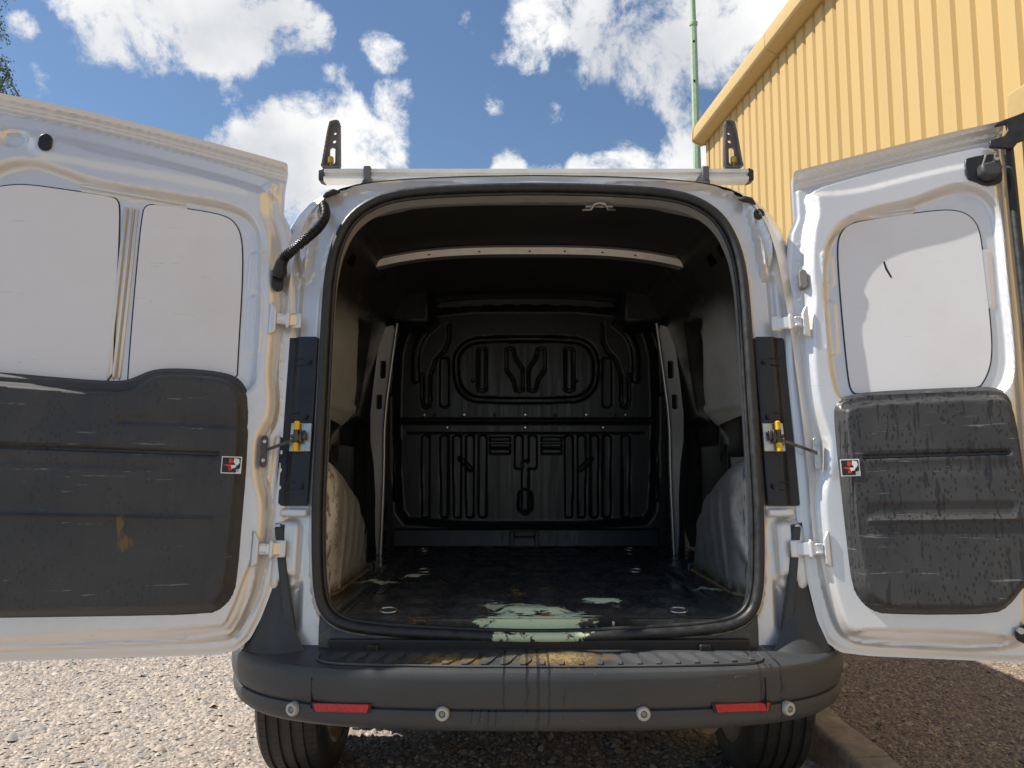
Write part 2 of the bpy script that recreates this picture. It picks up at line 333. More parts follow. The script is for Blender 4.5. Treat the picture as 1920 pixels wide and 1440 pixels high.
M['glue'] = simple('yellow_mastic', (0.55, 0.43, 0.22), 0.6)
M['bead'] = simple('grubby_sealant', (0.20, 0.15, 0.09), 0.75, nscale=60, nvar=0.6, bump=0.5, bscale=120)
M['glass'] = simple('dark_glass', (0.02, 0.022, 0.025), 0.08)

# ------------------------------------------------------------------ mesh helpers
def mesh_obj(name, V, Fc, mat, parent=None, smooth=None, mats=None, fm=None):
    me = bpy.data.meshes.new(name)
    me.from_pydata([tuple(map(float, v)) for v in V], [], [tuple(int(i) for i in f) for f in Fc]); me.update()
    return link(name, me, mat, parent, smooth, mats, fm)
def link(name, me, mat, parent=None, smooth=None, mats=None, fm=None):
    for q in (mats or [mat]): me.materials.append(q)
    if fm is not None: me.polygons.foreach_set('material_index', np.array(fm, dtype=np.int32))
    bm = bmesh.new(); bm.from_mesh(me); bmesh.ops.recalc_face_normals(bm, faces=bm.faces); bm.to_mesh(me); bm.free()
    if smooth is not None:
        me.polygons.foreach_set('use_smooth', np.ones(len(me.polygons), dtype=bool))
        me.set_sharp_from_angle(angle=math.radians(smooth))
    o = bpy.data.objects.new(name, me); COL.objects.link(o)
    if parent: attach(o, parent)
    return o
def attach(o, parent):
    o.parent = parent
    if parent.parent is None: o.matrix_parent_inverse = Matrix.Translation(-Vector(parent.location))
def empty(name, loc, label=None, cat=None):
    e = bpy.data.objects.new(name, None); COL.objects.link(e); e.location = loc; e.empty_display_size = 0.2
    if label: e['label'] = label; e['category'] = cat
    return e
def tag(o, label, cat, group=None):
    o['label'] = label; o['category'] = cat
    if group: o['group'] = group
    return o

class MB:
    """collects boxes, cylinders, tubes and prisms for ONE mesh object"""
    def __init__(s): s.V = []; s.F = []; s.fm = []
    def add(s, V, Fc, mi=0):
        k = len(s.V); s.V += [tuple(map(float, v)) for v in V]; s.F += [tuple(int(i) + k for i in f) for f in Fc]; s.fm += [mi] * len(Fc)
    def box(s, c, size, ax=None, mi=0):
        c = np.array(c, float); a = np.eye(3) if ax is None else np.array(ax, float)
        h = np.array(size, float) / 2
        V = [c + a[0] * h[0] * x + a[1] * h[1] * y + a[2] * h[2] * z for x in (-1, 1) for y in (-1, 1) for z in (-1, 1)]
        s.add(V, [(0, 1, 3, 2), (4, 6, 7, 5), (0, 4, 5, 1), (2, 3, 7, 6), (0, 2, 6, 4), (1, 5, 7, 3)], mi)
    def prism(s, poly3a, poly3b, mi=0):
        n = len(poly3a); s.add(list(poly3a) + list(poly3b), [tuple(range(n))[::-1], tuple(range(n, 2 * n))] + [(i, (i + 1) % n, n + (i + 1) % n, n + i) for i in range(n)], mi)
    def tube(s, path, r, n=10, closed=False, caps=True, mi=0, flat=None):
        P = np.array(path, float); m = len(P); R = np.full(m, r, float) if np.isscalar(r) else np.array(r, float)
        T = np.roll(P, -1, 0) - np.roll(P, 1, 0)
        if not closed: T[0] = P[1] - P[0]; T[-1] = P[-1] - P[-2]
        T /= np.linalg.norm(T, axis=1)[:, None] + 1e-12
        up = np.array([0, 0, 1.0]) if abs(T[0][2]) < 0.9 else np.array([0, 1.0, 0])
        u = np.cross(T[0], up); u /= np.linalg.norm(u); rings = []
        for i in range(m):
            u = u - T[i] * np.dot(u, T[i]); u /= np.linalg.norm(u) + 1e-12; w = np.cross(T[i], u)
            for k in range(n):
                a = 2 * math.pi * k / n
                rings.append(P[i] + R[i] * (math.cos(a) * u + math.sin(a) * w))
        Fc = []
        for i in range(m if closed else m - 1):
            j = (i + 1) % m
            for k in range(n): Fc.append((i * n + k, i * n + (k + 1) % n, j * n + (k + 1) % n, j * n + k))
        if not closed and caps: Fc += [tuple(range(n))[::-1], tuple(range((m - 1) * n, m * n))]
        s.add(rings, Fc, mi)
    def cyl(s, a, b, r, n=14, mi=0, r2=None): s.tube([a, b], [r, r if r2 is None else r2], n, mi=mi)
    def lathe(s, prof, c, ax=(1, 0, 0), n=48, mi=0):
        ax = np.array(ax, float); up = np.array([0, 0, 1.0]) if abs(ax[2]) < .9 else np.array([1.0, 0, 0])
        e = np.cross(ax, up); e /= np.linalg.norm(e); g = np.cross(ax, e); V = []
        for (x, r) in prof:
            for k in range(n):
                a = 2 * math.pi * k / n; V.append(np.array(c) + ax * x + r * (math.cos(a) * e + math.sin(a) * g))
        m = len(prof); Fc = [(i * n + k, i * n + (k + 1) % n, (i + 1) * n + (k + 1) % n, (i + 1) * n + k) for i in range(m - 1) for k in range(n)]
        s.add(V, Fc, mi)
    def build(s, name, mat, parent=None, smooth=35, bevel=0, mats=None):
        o = mesh_obj(name, s.V, s.F, mat, parent, smooth, mats, s.fm if mats else None)
        if bevel:
            md = o.modifiers.new('bevel', 'BEVEL'); md.width = bevel; md.segments = 2; md.limit_method = 'ANGLE'; md.angle_limit = math.radians(40); md.harden_normals = False
        return o

def chaikin(P, it=2, closed=True):
    P = np.array(P, float)
    for _ in range(it):
        if closed:
            Q = np.roll(P, -1, 0); P = np.stack([0.75 * P + 0.25 * Q, 0.25 * P + 0.75 * Q], 1).reshape(-1, P.shape[1])
        else:
            A, B = P[:-1], P[1:]
            P = np.concatenate([P[:1], np.stack([0.75 * A + 0.25 * B, 0.25 * A + 0.75 * B], 1).reshape(-1, P.shape[1]), P[-1:]])
    return P
def seg_dist(P, A, B):
    d = B - A; L2 = (d * d).sum() + 1e-18
    t = np.clip(((P - A) @ d) / L2, 0, 1); C = A + t[:, None] * d
    return np.sqrt(((P - C) ** 2).sum(1)), C
def sdf(P, poly):
    poly = np.asarray(poly, float); best = np.full(len(P), 1e9); ins = np.zeros(len(P), bool); n = len(poly)
    for i in range(n):
        A, B = poly[i], poly[(i + 1) % n]; d, _ = seg_dist(P, A, B); best = np.minimum(best, d)
        c = ((A[1] > P[:, 1]) != (B[1] > P[:, 1]))
        if c.any():
            xi = (B[0] - A[0]) * (P[:, 1] - A[1]) / (B[1] - A[1] + 1e-18) + A[0]
            ins ^= c & (P[:, 0] < xi)
    return np.where(ins, -best, best)
def nearest(P, polys):
    best = np.full(len(P), 1e9); out = P.copy()
    for poly in polys:
        n = len(poly)
        for i in range(n):
            d, C = seg_dist(P, poly[i], poly[(i + 1) % n]); k = d < best; best[k] = d[k]; out[k] = C[k]
    return out
def line_dist(P, pl):
    best = np.full(len(P), 1e9)
    for i in range(len(pl) - 1): best = np.minimum(best, seg_dist(P, pl[i], pl[i + 1])[0])
    return best
def sst(x, a, b):
    t = np.clip((x - a) / (b - a), 0, 1); return t * t * (3 - 2 * t)
def heights(P, feats):
    h = np.zeros(len(P))
    for f in feats:
        kind = f[0]; pts = np.asarray(f[1], float); w = f[3] if kind == 'p' else f[4]
        mg = w + (0 if kind == 'p' else f[3]) + 0.002
        k = (P[:, 0] > pts[:, 0].min() - mg) & (P[:, 0] < pts[:, 0].max() + mg) & (P[:, 1] > pts[:, 1].min() - mg) & (P[:, 1] < pts[:, 1].max() + mg)
        if not k.any(): continue
        Q = P[k]
        if kind == 'p': h[k] += f[2] * (1 - sst(sdf(Q, pts), -w / 2, w / 2))          # plateau
        else: h[k] += f[2] * (1 - sst(line_dist(Q, pts), f[3] / 2, f[3] / 2 + w))      # ridge or groove along a line
    return h
def fillet(P, r, n=4):
    P = np.asarray(P, float); out = []; m = len(P)
    for i in range(m):
        A, B, C = P[i - 1], P[i], P[(i + 1) % m]; a = A - B; c = C - B; la, lc = np.linalg.norm(a), np.linalg.norm(c); a /= la; c /= lc
        t = min(r, la * .48, lc * .48)
        for k in range(n + 1):
            q = k / n; out.append((1 - q) ** 2 * (B + a * t) + 2 * q * (1 - q) * B + q * q * (B + c * t))
    return np.array(out)
class Frame:
    def __init__(s, P0, e1, e2, n): s.P0, s.e1, s.e2, s.n = [np.array(q, float) for q in (P0, e1, e2, n)]
    def __call__(s, a, b, h): 
        a = np.asarray(a, float); b = np.asarray(b, float); h = np.asarray(h, float)
        return s.P0 + a[..., None] * s.e1 + b[..., None] * s.e2 + h[..., None] * s.n
    def px(s, u, v, h=0.0):
        p = hit(u, v, s.P0 + h * s.n, s.n) - s.P0
        return np.array([p @ s.e1, p @ s.e2])
    def pxs(s, L, h=0.0): return np.array([s.px(u, v, h) for u, v in L])
    def pt(s, a, b, h=0.0): return s.P0 + a * s.e1 + b * s.e2 + h * s.n
def pressed(name, outline, feats, frame, res, mat, parent, back=None, holes=(), smooth=40, hfun=None):
    """a sheet pressed into relief: a grid clipped to its outline, lifted by plateaus and ridges, with a back skin"""
    outline = np.asarray(outline, float); lo = outline.min(0) - res; hi = outline.max(0) + res
    na = int((hi[0] - lo[0]) / res) + 2; nb = int((hi[1] - lo[1]) / res) + 2
    A, B = np.meshgrid(lo[0] + res * np.arange(na), lo[1] + res * np.arange(nb), indexing='ij')
    P = np.stack([A.ravel(), B.ravel()], 1)
    sd = sdf(P, outline)
    for hpoly in holes: sd = np.maximum(sd, -sdf(P, hpoly))
    S2 = sd.reshape(na, nb); cen = (S2[:-1, :-1] + S2[1:, :-1] + S2[:-1, 1:] + S2[1:, 1:]) / 4
    I, J = np.nonzero(cen < 0.15 * res)
    q = np.stack([I * nb + J, (I + 1) * nb + J, (I + 1) * nb + J + 1, I * nb + J + 1], 1)
    used = np.unique(q); mp = np.full(len(P), -1); mp[used] = np.arange(len(used)); q = mp[q]; P = P[used]
    e = np.concatenate([q[:, [0, 1]], q[:, [1, 2]], q[:, [2, 3]], q[:, [3, 0]]]); es = np.sort(e, 1)
    key = es[:, 0].astype(np.int64) * len(P) + es[:, 1]; uq, inv, cnt = np.unique(key, return_inverse=True, return_counts=True)
    be = e[cnt[inv] == 1]; bv = np.unique(be)
    P[bv] = nearest(P[bv], [outline] + [np.asarray(h_, float) for h_ in holes])
    h = heights(P, feats)
    if hfun is not None: h = h + hfun(P)
    V = frame(P[:, 0], P[:, 1], h); Fc = [tuple(x) for x in q]
    if back is not None:
        k = len(V); idx = {b_: k + i for i, b_ in enumerate(bv)}
        V = np.concatenate([V, frame(P[bv, 0], P[bv, 1], np.full(len(bv), back))])
        Fc += [(a_, idx[a_], idx[b_], b_) for a_, b_ in be]
        nxt = {a_: b_ for a_, b_ in be}
        if not holes:
            st = be[0][0]; loop = [st]; c = nxt[st]
            while c != st and len(loop) < len(bv) + 2: loop.append(c); c = nxt.get(c, st)
            Fc.append(tuple(idx[x] for x in loop))
    return mesh_obj(name, V, Fc, mat, parent, smooth)
def plate(name, poly, frame, h0, h1, mat, parent, bevel=0.0, smooth=35):
    poly = np.asarray(poly, float); mb = MB(); a = frame(poly[:, 0], poly[:, 1], np.full(len(poly), h0)); b = frame(poly[:, 0], poly[:, 1], np.full(len(poly), h1))
    mb.prism(a, b); return mb.build(name, mat, parent, smooth, bevel)
def pill(ca, cb, wa, wb, n=6):
    """rounded slot, centre and full sizes"""
    r = min(wa, wb) / 2; ha, hb = wa / 2 - r, wb / 2 - r; out = []
    for (sx, sy, a0) in ((1, 1, 0), (-1, 1, 90), (-1, -1, 180), (1, -1, 270)):
        for k in range(n + 1):
            a = math.radians(a0 + 90 * k / n); out.append((ca + sx * ha + r * math.cos(a), cb + sy * hb + r * math.sin(a)))
    return np.array(out)
def rrect(x0, y0, x1, y1, r, n=4):
    out = []
    for (cx_, cy_, a0) in ((x1 - r, y1 - r, 0), (x0 + r, y1 - r, 90), (x0 + r, y0 + r, 180), (x1 - r, y0 + r, 270)):
        for k in range(n + 1):
            a = math.radians(a0 + 90 * k / n); out.append((cx_ + r * math.cos(a), cy_ + r * math.sin(a)))
    return np.array(out)

# ------------------------------------------------------------------ the setting: road, kerb, pavement
def chip_ground(name, tint, scale, dark):
    m, nt, b = new_mat(name); T = NT(nt); v = T.coord()
    vc = T.voro(v, scale, 'Color'); vd = T.voro(v, scale); big = T.noise(v, 1.3, 5, 0.6)
    g = T.sep(vc)[0]
    c = T.ramp(g, [(0.0, (0.16, 0.15, 0.14)), (0.35, tint), (0.75, tuple(min(1, q * 1.35) for q in tint)), (1.0, (0.40, 0.36, 0.31))])
    c = T.mix(T.rng(vd, 0.30, 0.62, 0, 0.9), c, dark)
    c = T.mix(T.rng(big, 0.4, 0.7, 0, 0.35), c, dark)
    nt.links.new(c, b.inputs['Base Color']); b.inputs['Roughness'].default_value = 0.85
    nt.links.new(T.bump(T.math('SUBTRACT', 1.0, vd), 0.8, 0.006), b.inputs['Normal']); return m
M['road'] = chip_ground('chipped_road', (0.36, 0.31, 0.26), 70, (0.22, 0.19, 0.165))
M['pave'] = chip_ground('fine_chipped_pavement', (0.27, 0.215, 0.165), 110, (0.14, 0.11, 0.09))
def stone_mat(name, stops, rough=0.7):
    m, nt, b = new_mat(name); T = NT(nt)
    at = nt.nodes.new('ShaderNodeAttribute'); at.attribute_name = 'tone'; at.attribute_type = 'GEOMETRY'
    c = T.ramp(at.outputs['Fac'], stops)
    n = T.noise(T.coord(), 300, 3); c = T.mix(T.rng(n, 0.3, 0.7, 0.0, 0.35), c, (0.2, 0.18, 0.16))
    nt.links.new(c, b.inputs['Base Color']); b.inputs['Roughness'].default_value = rough; return m
M['chips'] = stone_mat('road_chippings', [(0.0, (0.16, 0.165, 0.17)), (0.22, (0.25, 0.245, 0.235)), (0.4, (0.33, 0.27, 0.225)), (0.7, (0.44, 0.36, 0.29)), (1.0, (0.55, 0.49, 0.41))])
M['fine_chips'] = stone_mat('pavement_chippings', [(0.0, (0.10, 0.085, 0.07)), (0.4, (0.22, 0.17, 0.13)), (0.75, (0.33, 0.26, 0.19)), (1.0, (0.45, 0.38, 0.29))])
M['kerb'] = simple('weathered_concrete', (0.30, 0.255, 0.20), 0.85, nscale=22, nvar=0.35, bump=0.5, bscale=130)
KX = 1.03
def sheet(name, x0, x1, y0, y1, z, mat):
    o = mesh_obj(name, [(x0, y0, z), (x1, y0, z), (x1, y1, z), (x0, y1, z)], [(0, 1, 2, 3)], mat); o['kind'] = 'structure'; return o
road = sheet('road', -300, KX + 0.02, -300, 600, 0.0, M['road'])
pave = sheet('pavement', KX + 0.118, 300, -300, 600, 0.108, M['pave'])
kerb = bpy.data.objects.new('kerb', None); COL.objects.link(kerb); kerb['kind'] = 'structure'
def kerb_stone():
    prof = [(0, -0.1), (0, 0.085), (0.006, 0.102), (0.022, 0.112), (0.119, 0.114), (0.119, -0.1)]
    mb = MB(); Lk = 0.909; ys = np.linspace(0, Lk, 14); V = []
    rr = np.random.default_rng(3)
    for y in ys:
        for (x, z) in prof: V.append((KX + x + rr.normal(0, .0012), y, z + rr.normal(0, .0012)))
    n = len(prof); Fc = [(i * n + k, i * n + k + 1, (i + 1) * n + k + 1, (i + 1) * n + k) for i in range(len(ys) - 1) for k in range(n - 1)]
    Fc += [tuple(range(n)), tuple(range((len(ys) - 1) * n, len(ys) * n))[::-1]]
    mb.add(V, Fc); return mb
k0 = kerb_stone().build('kerb_stone', M['kerb'], kerb, 50); k0.location = (0, -1.2, 0)
for i in range(1, 26):
    c = k0.copy(); COL.objects.link(c); c.parent = kerb; c.location = (RNG.normal(0, .002), -1.2 + 0.915 * i, RNG.normal(0, .0015))
def chippings(name, x0, x1, y0, y1, z, n, size, mat, parent):
    """loose chippings bedded in the surface: irregular little stones, one mesh"""
    c = np.stack([RNG.uniform(x0, x1, n), RNG.uniform(y0, y1, n), np.full(n, z)], 1)
    base = np.array([(1, 0, 0), (0.3, 0.9, 0), (-0.8, 0.6, 0), (-0.9, -0.5, 0), (0.2, -1, 0), (0.15, 0.1, 0.62), (-0.25, -0.1, 0.55)])
    fc = np.array([(0, 1, 5), (1, 2, 5), (2, 6, 5), (2, 3, 6), (3, 4, 6), (4, 0, 5), (4, 5, 6)])
    s = size * RNG.lognormal(0, 0.38, n); ang = RNG.uniform(0, 2 * math.pi, n); el = RNG.uniform(0.55, 1.0, n)
    b = base[None] * (1 + RNG.normal(0, 0.16, (n, 7, 3)))
    b[:, :, 1] *= el[:, None]; b[:, 5:, 2] *= RNG.uniform(0.45, 1.3, n)[:, None]
    tilt = RNG.normal(0, 0.22, (n, 2)); b[:, :, 2] += b[:, :, 0] * tilt[:, :1] + b[:, :, 1] * tilt[:, 1:]
    ca, sa = np.cos(ang)[:, None], np.sin(ang)[:, None]
    x = (b[:, :, 0] * ca - b[:, :, 1] * sa) * s[:, None]; y = (b[:, :, 0] * sa + b[:, :, 1] * ca) * s[:, None]; zz = b[:, :, 2] * s[:, None]
    V = np.stack([x, y, zz], 2) + c[:, None, :]; V[:, :, 2] = np.maximum(V[:, :, 2], z - 0.004)
    V = V.reshape(-1, 3); Fc = (fc[None] + 7 * np.arange(n)[:, None, None]).reshape(-1, 3)
    me = bpy.data.meshes.new(name); me.vertices.add(len(V)); me.vertices.foreach_set('co', V.ravel().astype(np.float32))
    me.loops.add(len(Fc) * 3); me.loops.foreach_set('vertex_index', Fc.ravel().astype(np.int32))
    me.polygons.add(len(Fc)); me.polygons.foreach_set('loop_start', (3 * np.arange(len(Fc))).astype(np.int32)); me.polygons.foreach_set('loop_total', np.full(len(Fc), 3, np.int32))
    at = me.attributes.new('tone', 'FLOAT', 'POINT'); at.data.foreach_set('value', np.repeat(np.clip(RNG.beta(1.6, 1.3, n), 0, 1), 7).astype(np.float32))
    me.update(); me.validate(); me.materials.append(mat)
    o = bpy.data.objects.new(name, me); COL.objects.link(o); o.parent = parent; o['kind'] = 'stuff'; return o
chippings('chippings', -4.0, KX, 1.5, 6.5, 0.0, 95000, 0.0088, M['chips'], road)
chippings('chippings', KX + 0.125, 3.4, 1.9, 5.5, 0.108, 70000, 0.0060, M['fine_chips'], pave)

# ------------------------------------------------------------------ yellow industrial building
def clad_mat():
    m, nt, b = new_mat('yellow_cladding_coating'); T = NT(nt); v = T.coord()
    n = T.noise(T.coord(scale=(1, 1, .12)), 2.2, 6, 0.6); c = T.ramp(n, [(0.3, (0.53, 0.375, 0.145)), (0.7, (0.57, 0.40, 0.165))])
    sp = T.math('MULTIPLY', T.rng(T.voro(v, 7), 0.02, 0.035, 1, 0), T.rng(T.noise(v, 1.1, 2), 0.5, 0.55))
    c = T.mix(sp, c, (0.2, 0.13, 0.06))
    nt.links.new(c, b.inputs['Base Color']); b.inputs['Roughness'].default_value = 0.5; return m
M['clad'] = clad_mat()
def fascia_mat():
    m, nt, b = new_mat('weathered_yellow_trim'); T = NT(nt); v = T.coord(); n = T.noise(v, 14, 8, 0.75, 0.5)
    c = T.ramp(n, [(0.35, (0.47, 0.33, 0.135)), (0.62, (0.51, 0.365, 0.155))])
    X = T.sep(T.coord()); edge = T.rng(X[2], 0.36, 0.46)
    c = T.mix(T.math('MULTIPLY', edge, T.rng(n, 0.45, 0.55)), c, (0.16, 0.11, 0.055))
    nt.links.new(c, b.inputs['Base Color']); b.inputs['Roughness'].default_value = 0.6; return m
M['eave'] = fascia_mat(); M['fascia'] = simple('yellow_trim', (0.48, 0.34, 0.14), 0.55, nscale=6, nvar=0.06)
M['shutter'] = simple('brown_shutter', (0.30, 0.19, 0.085), 0.55, nscale=4, nvar=0.15)
M['roofing'] = simple('grey_roof_sheet', (0.25, 0.25, 0.24), 0.7)
WX0, WS = 4.52, -0.089                      # the wall runs along (WS, 1) through (WX0, 0)
wd = np.array([WS, 1.0, 0]); wd /= np.linalg.norm(wd); wn = np.array([-wd[1], wd[0], 0])   # wn faces the road
YC = 12.75; corner = np.array([WX0 + WS * YC, YC, 0])
zc_ = hit(1347, 246, corner, wn)[2]         # height at which the wall meets the eave trim
bld = empty('industrial_building', tuple(corner), 'yellow ribbed metal clad industrial building beyond the pavement', 'building')
def sheet_profile(width=1.0, pitch=0.25):
    p = []; k = int(round(width / pitch))
    for i in range(k):
        x = i * pitch; p += [(x, 0.0), (x + 0.036, 0.0), (x + 0.062, 0.034), (x + 0.224, 0.034)]
    p.append((width, 0.0)); return p
def cladding(z0, z1, name='cladding_sheet'):
    pr = sheet_profile(); V = []
    for z in (z0, z1):
        for (x, o) in pr: V.append(-wd * x + wn * o + np.array([0, 0, z]))
    for z in (z0, z1):
        for (x, o) in pr: V.append(-wd * x + wn * (o - 0.004) + np.array([0, 0, z]))
    n = len(pr); Fc = []
    for i in range(n - 1): Fc += [(i, i + 1, n + i + 1, n + i), (2 * n + i, 3 * n + i, 3 * n + i + 1, 2 * n + i + 1), (n + i, n + i + 1, 3 * n + i + 1, 3 * n + i), (i, 2 * n + i, 2 * n + i + 1, i + 1)]
    me = bpy.data.meshes.new(name); me.from_pydata([tuple(v) for v in V], [], Fc); me.materials.append(M['clad']); return me
full = cladding(0.12, zc_ + 0.05); high = cladding(3.78, zc_ + 0.05)
for i in range(18):
    d0 = 0.03 + i * 1.0
    o = bpy.data.objects.new('cladding_sheet', high if 7 <= i < 11 else full); COL.objects.link(o); o.parent = bld; o.location = tuple(-wd * d0)
def wall_box(name, a0, a1, o0, o1, z0, z1, mat, bevel=0):
    """box in wall axes: along the wall from the corner towards the camera, out from the wall, up"""
    mb = MB(); c = corner - wd * (a0 + a1) / 2 + wn * (o0 + o1) / 2 + np.array([0, 0, (z0 + z1) / 2])
    mb.box(c, (abs(a1 - a0), abs(o1 - o0), abs(z1 - z0)), [wd, wn, (0, 0, 1)]); return mb.build(name, mat, bld, 30, bevel)
wall_box('wall_core', 0.0, 18.03, -9.0, -0.02, 0.1, zc_ + 0.02, M['roofing'])
wall_box('corner_trim', -0.06, 0.06, -0.1, 0.048, 0.1, zc_ + 0.05, M['fascia'])
wall_box('shutter_box', 7.0, 11.06, 0.036, 0.16, 3.62, 3.86, M['fascia'], 0.02)
for k in range(22): wall_box('shutter_slat', 7.06, 11.0, -0.015, 0.004 , 0.13 + 0.158 * k, 0.13 + 0.158 * k + 0.150, M['shutter'], 0.01)
wall_box('shutter_jamb', 6.96, 7.06, 0.0, 0.10, 0.11, 3.62, M['fascia']); wall_box('shutter_jamb', 11.0, 11.1, 0.0, 0.10, 0.11, 3.62, M['fascia'])
# eave trim: folded fascia pieces, each about three metres, and an end cap
prof = [(-0.15, 0.0), (0.07, -0.015), (0.075, -0.03), (0.10, -0.03), (0.23, 0.03), (0.25, 0.06), (0.24, 0.24), (0.18, 0.35), (0.10, 0.43), (0.0, 0.46), (-0.15, 0.47)]
def eave_piece(Lp):
    mb = MB(); A = [wn * o + np.array([0, 0, z]) for o, z in prof]; B = [a - wd * Lp for a in A]; mb.prism(A, B); return mb
zt = Vector((0, 0, zc_ + 0.02))
e0 = eave_piece(2.99).build('eave_trim', M['eave'], bld, 30); e0.matrix_parent_inverse = Matrix.Identity(4); e0.location = tuple(Vector(tuple(wd * 0.12)) + zt)
for i in range(1, 6):
    c = e0.copy(); COL.objects.link(c); c.parent = bld; c.matrix_parent_inverse = Matrix.Identity(4); c.location = tuple(Vector(tuple(-wd * (3.0 * i - 0.12))) + zt)
mb = MB(); A = [corner + wn * (o * 1.06 + (-.004)) + np.array([0, 0, z * 1.05 - .01 + zc_ + 0.02]) + wd * 0.12 for o, z in prof]; mb.prism(A, [a + wd * 0.04 for a in A]); mb.build('eave_end_cap', M['fascia'], bld, 30)
mb = MB(); R0 = corner + np.array([0, 0, zc_ + 0.47]); mb.prism([R0 - wn * .15 + wd * .1, R0 - wn * .15 - wd * 18, R0 - wn * 9 - wd * 18 + np.array([0, 0, 1.2]), R0 - wn * 9 + wd * .1 + np.array([0, 0, 1.2])],
    [R0 - wn * .15 + wd * .1 - np.array([0, 0, .1]), R0 - wn * .15 - wd * 18 - np.array([0, 0, .1]), R0 - wn * 9 - wd * 18 + np.array([0, 0, 1.1]), R0 - wn * 9 + wd * .1 + np.array([0, 0, 1.1])]); mb.build('roof', M['roofing'], bld)

# ------------------------------------------------------------------ green lamp post
M['green'] = simple('pale_green_post_paint', (0.40, 0.54, 0.35), 0.5, nscale=9, nvar=0.12)
lp = hit(1308, 320, (0, 16, 0), (0, 1, 0)); zcol = hit(1299, 44, (0, 16, 0), (0, 1, 0))[2]
post = empty('lamp_post', (lp[0], 16, 0), 'tall pale green octagonal lamp post between the van roof and the yellow building', 'lamp post')
mb = MB(); mb.tube([(lp[0], 16, 0.11), (lp[0] - .01, 16, zcol)], [0.118, 0.072], 8); mb.build('column', M['green'], post, 20)
mb = MB(); mb.lathe([(-.05, .07), (-.05, .088), (.02, .092), (.05, .06)], (lp[0] - .01, 16, zcol), (0, 0, 1), 16); mb.build('collar', M['green'], post)
mb = MB(); mb.tube([(lp[0] - .01, 16, zcol), (lp[0] - .02, 16, zcol + 2.2), (lp[0] - .25, 16, zcol + 2.6), (lp[0] - .9, 16, zcol + 2.75)], [0.062, 0.05, 0.045, 0.04], 12); mb.build('bracket_arm', M['green'], post)
mb = MB(); mb.box((lp[0] - 1.2, 16, zcol + 2.76), (.7, .26, .12)); mb.build('lantern', M['alu'], post, 30, 0.04)
for dz, dx in ((.45, -.03), (1.35, -.04)):
    mb = MB(); mb.cyl((lp[0] + dx, 16 - .09, zcol - dz), (lp[0] + dx, 16 - .06, zcol - dz), .022, 10); mb.build('screw_hole', M['void'], post)

# ------------------------------------------------------------------ birch tree
def leaf_mat():
    m, nt, b = new_mat('birch_leaf'); T = NT(nt); at = nt.nodes.new('ShaderNodeAttribute'); at.attribute_name = 'tone'
    c = T.ramp(at.outputs['Fac'], [(0, (0.035, 0.065, 0.015)), (0.6, (0.075, 0.12, 0.03)), (1, (0.12, 0.16, 0.045))]); nt.links.new(c, b.inputs['Base Color'])
    b.inputs['Roughness'].default_value = 0.5
    tr = nt.nodes.new('ShaderNodeBsdfTranslucent'); nt.links.new(c, tr.inputs['Color']); mx = nt.nodes.new('ShaderNodeMixShader'); mx.inputs[0].default_value = 0.3
    nt.links.new(b.outputs[0], mx.inputs[1]); nt.links.new(tr.outputs[0], mx.inputs[2]); nt.links.new(mx.outputs[0], nt.nodes['Material Output'].inputs[0]); return m
M['leaf'] = leaf_mat(); M['bark'] = simple('birch_bark', (0.36, 0.33, 0.29), 0.8, nscale=6, nvar=0.7, bump=0.5, bscale=30)
TY = 18.0; base = np.array([-14.6, TY, 0.0])
tree = empty('birch_tree', tuple(base), 'birch tree with drooping green twigs showing above the large open van door', 'tree')
mb = MB(); twigs = []
mb.tube([base, base + (0.1, 0, 3), base + (-.05, .1, 6.5), base + (.1, 0, 10), base + (.15, 0, 13.5)], [.22, .17, .13, .08, .03], 10)
for i in range(34):
    z = RNG.uniform(3.2, 12.8); a = RNG.uniform(0, 2 * math.pi); Lb = (1.2 + 2.0 * (1 - abs(z - 7) / 7)) * RNG.uniform(.7, 1.1)
    d = np.array([math.cos(a), math.sin(a), 0]); p0 = base + (0.05, 0, z); p1 = p0 + d * Lb * .45 + (0, 0, .7); p2 = p0 + d * Lb * .85 + (0, 0, .75); p3 = p0 + d * Lb + (0, 0, .2)
    mb.tube([p0, p1, p2, p3], [.06, .04, .022, .01], 6)
    for j in range(14):
        t = RNG.uniform(.25, 1); q = (p1 + (p2 - p1) * (t - .25) / .4) if t < .65 else (p2 + (p3 - p2) * (t - .65) / .35)
        ln = RNG.uniform(.5, 1.7); e = q + d * RNG.uniform(0, .3) + RNG.normal(0, .18, 3) * (1, 1, 0) - np.array([0, 0, ln]); twigs.append((q, e))
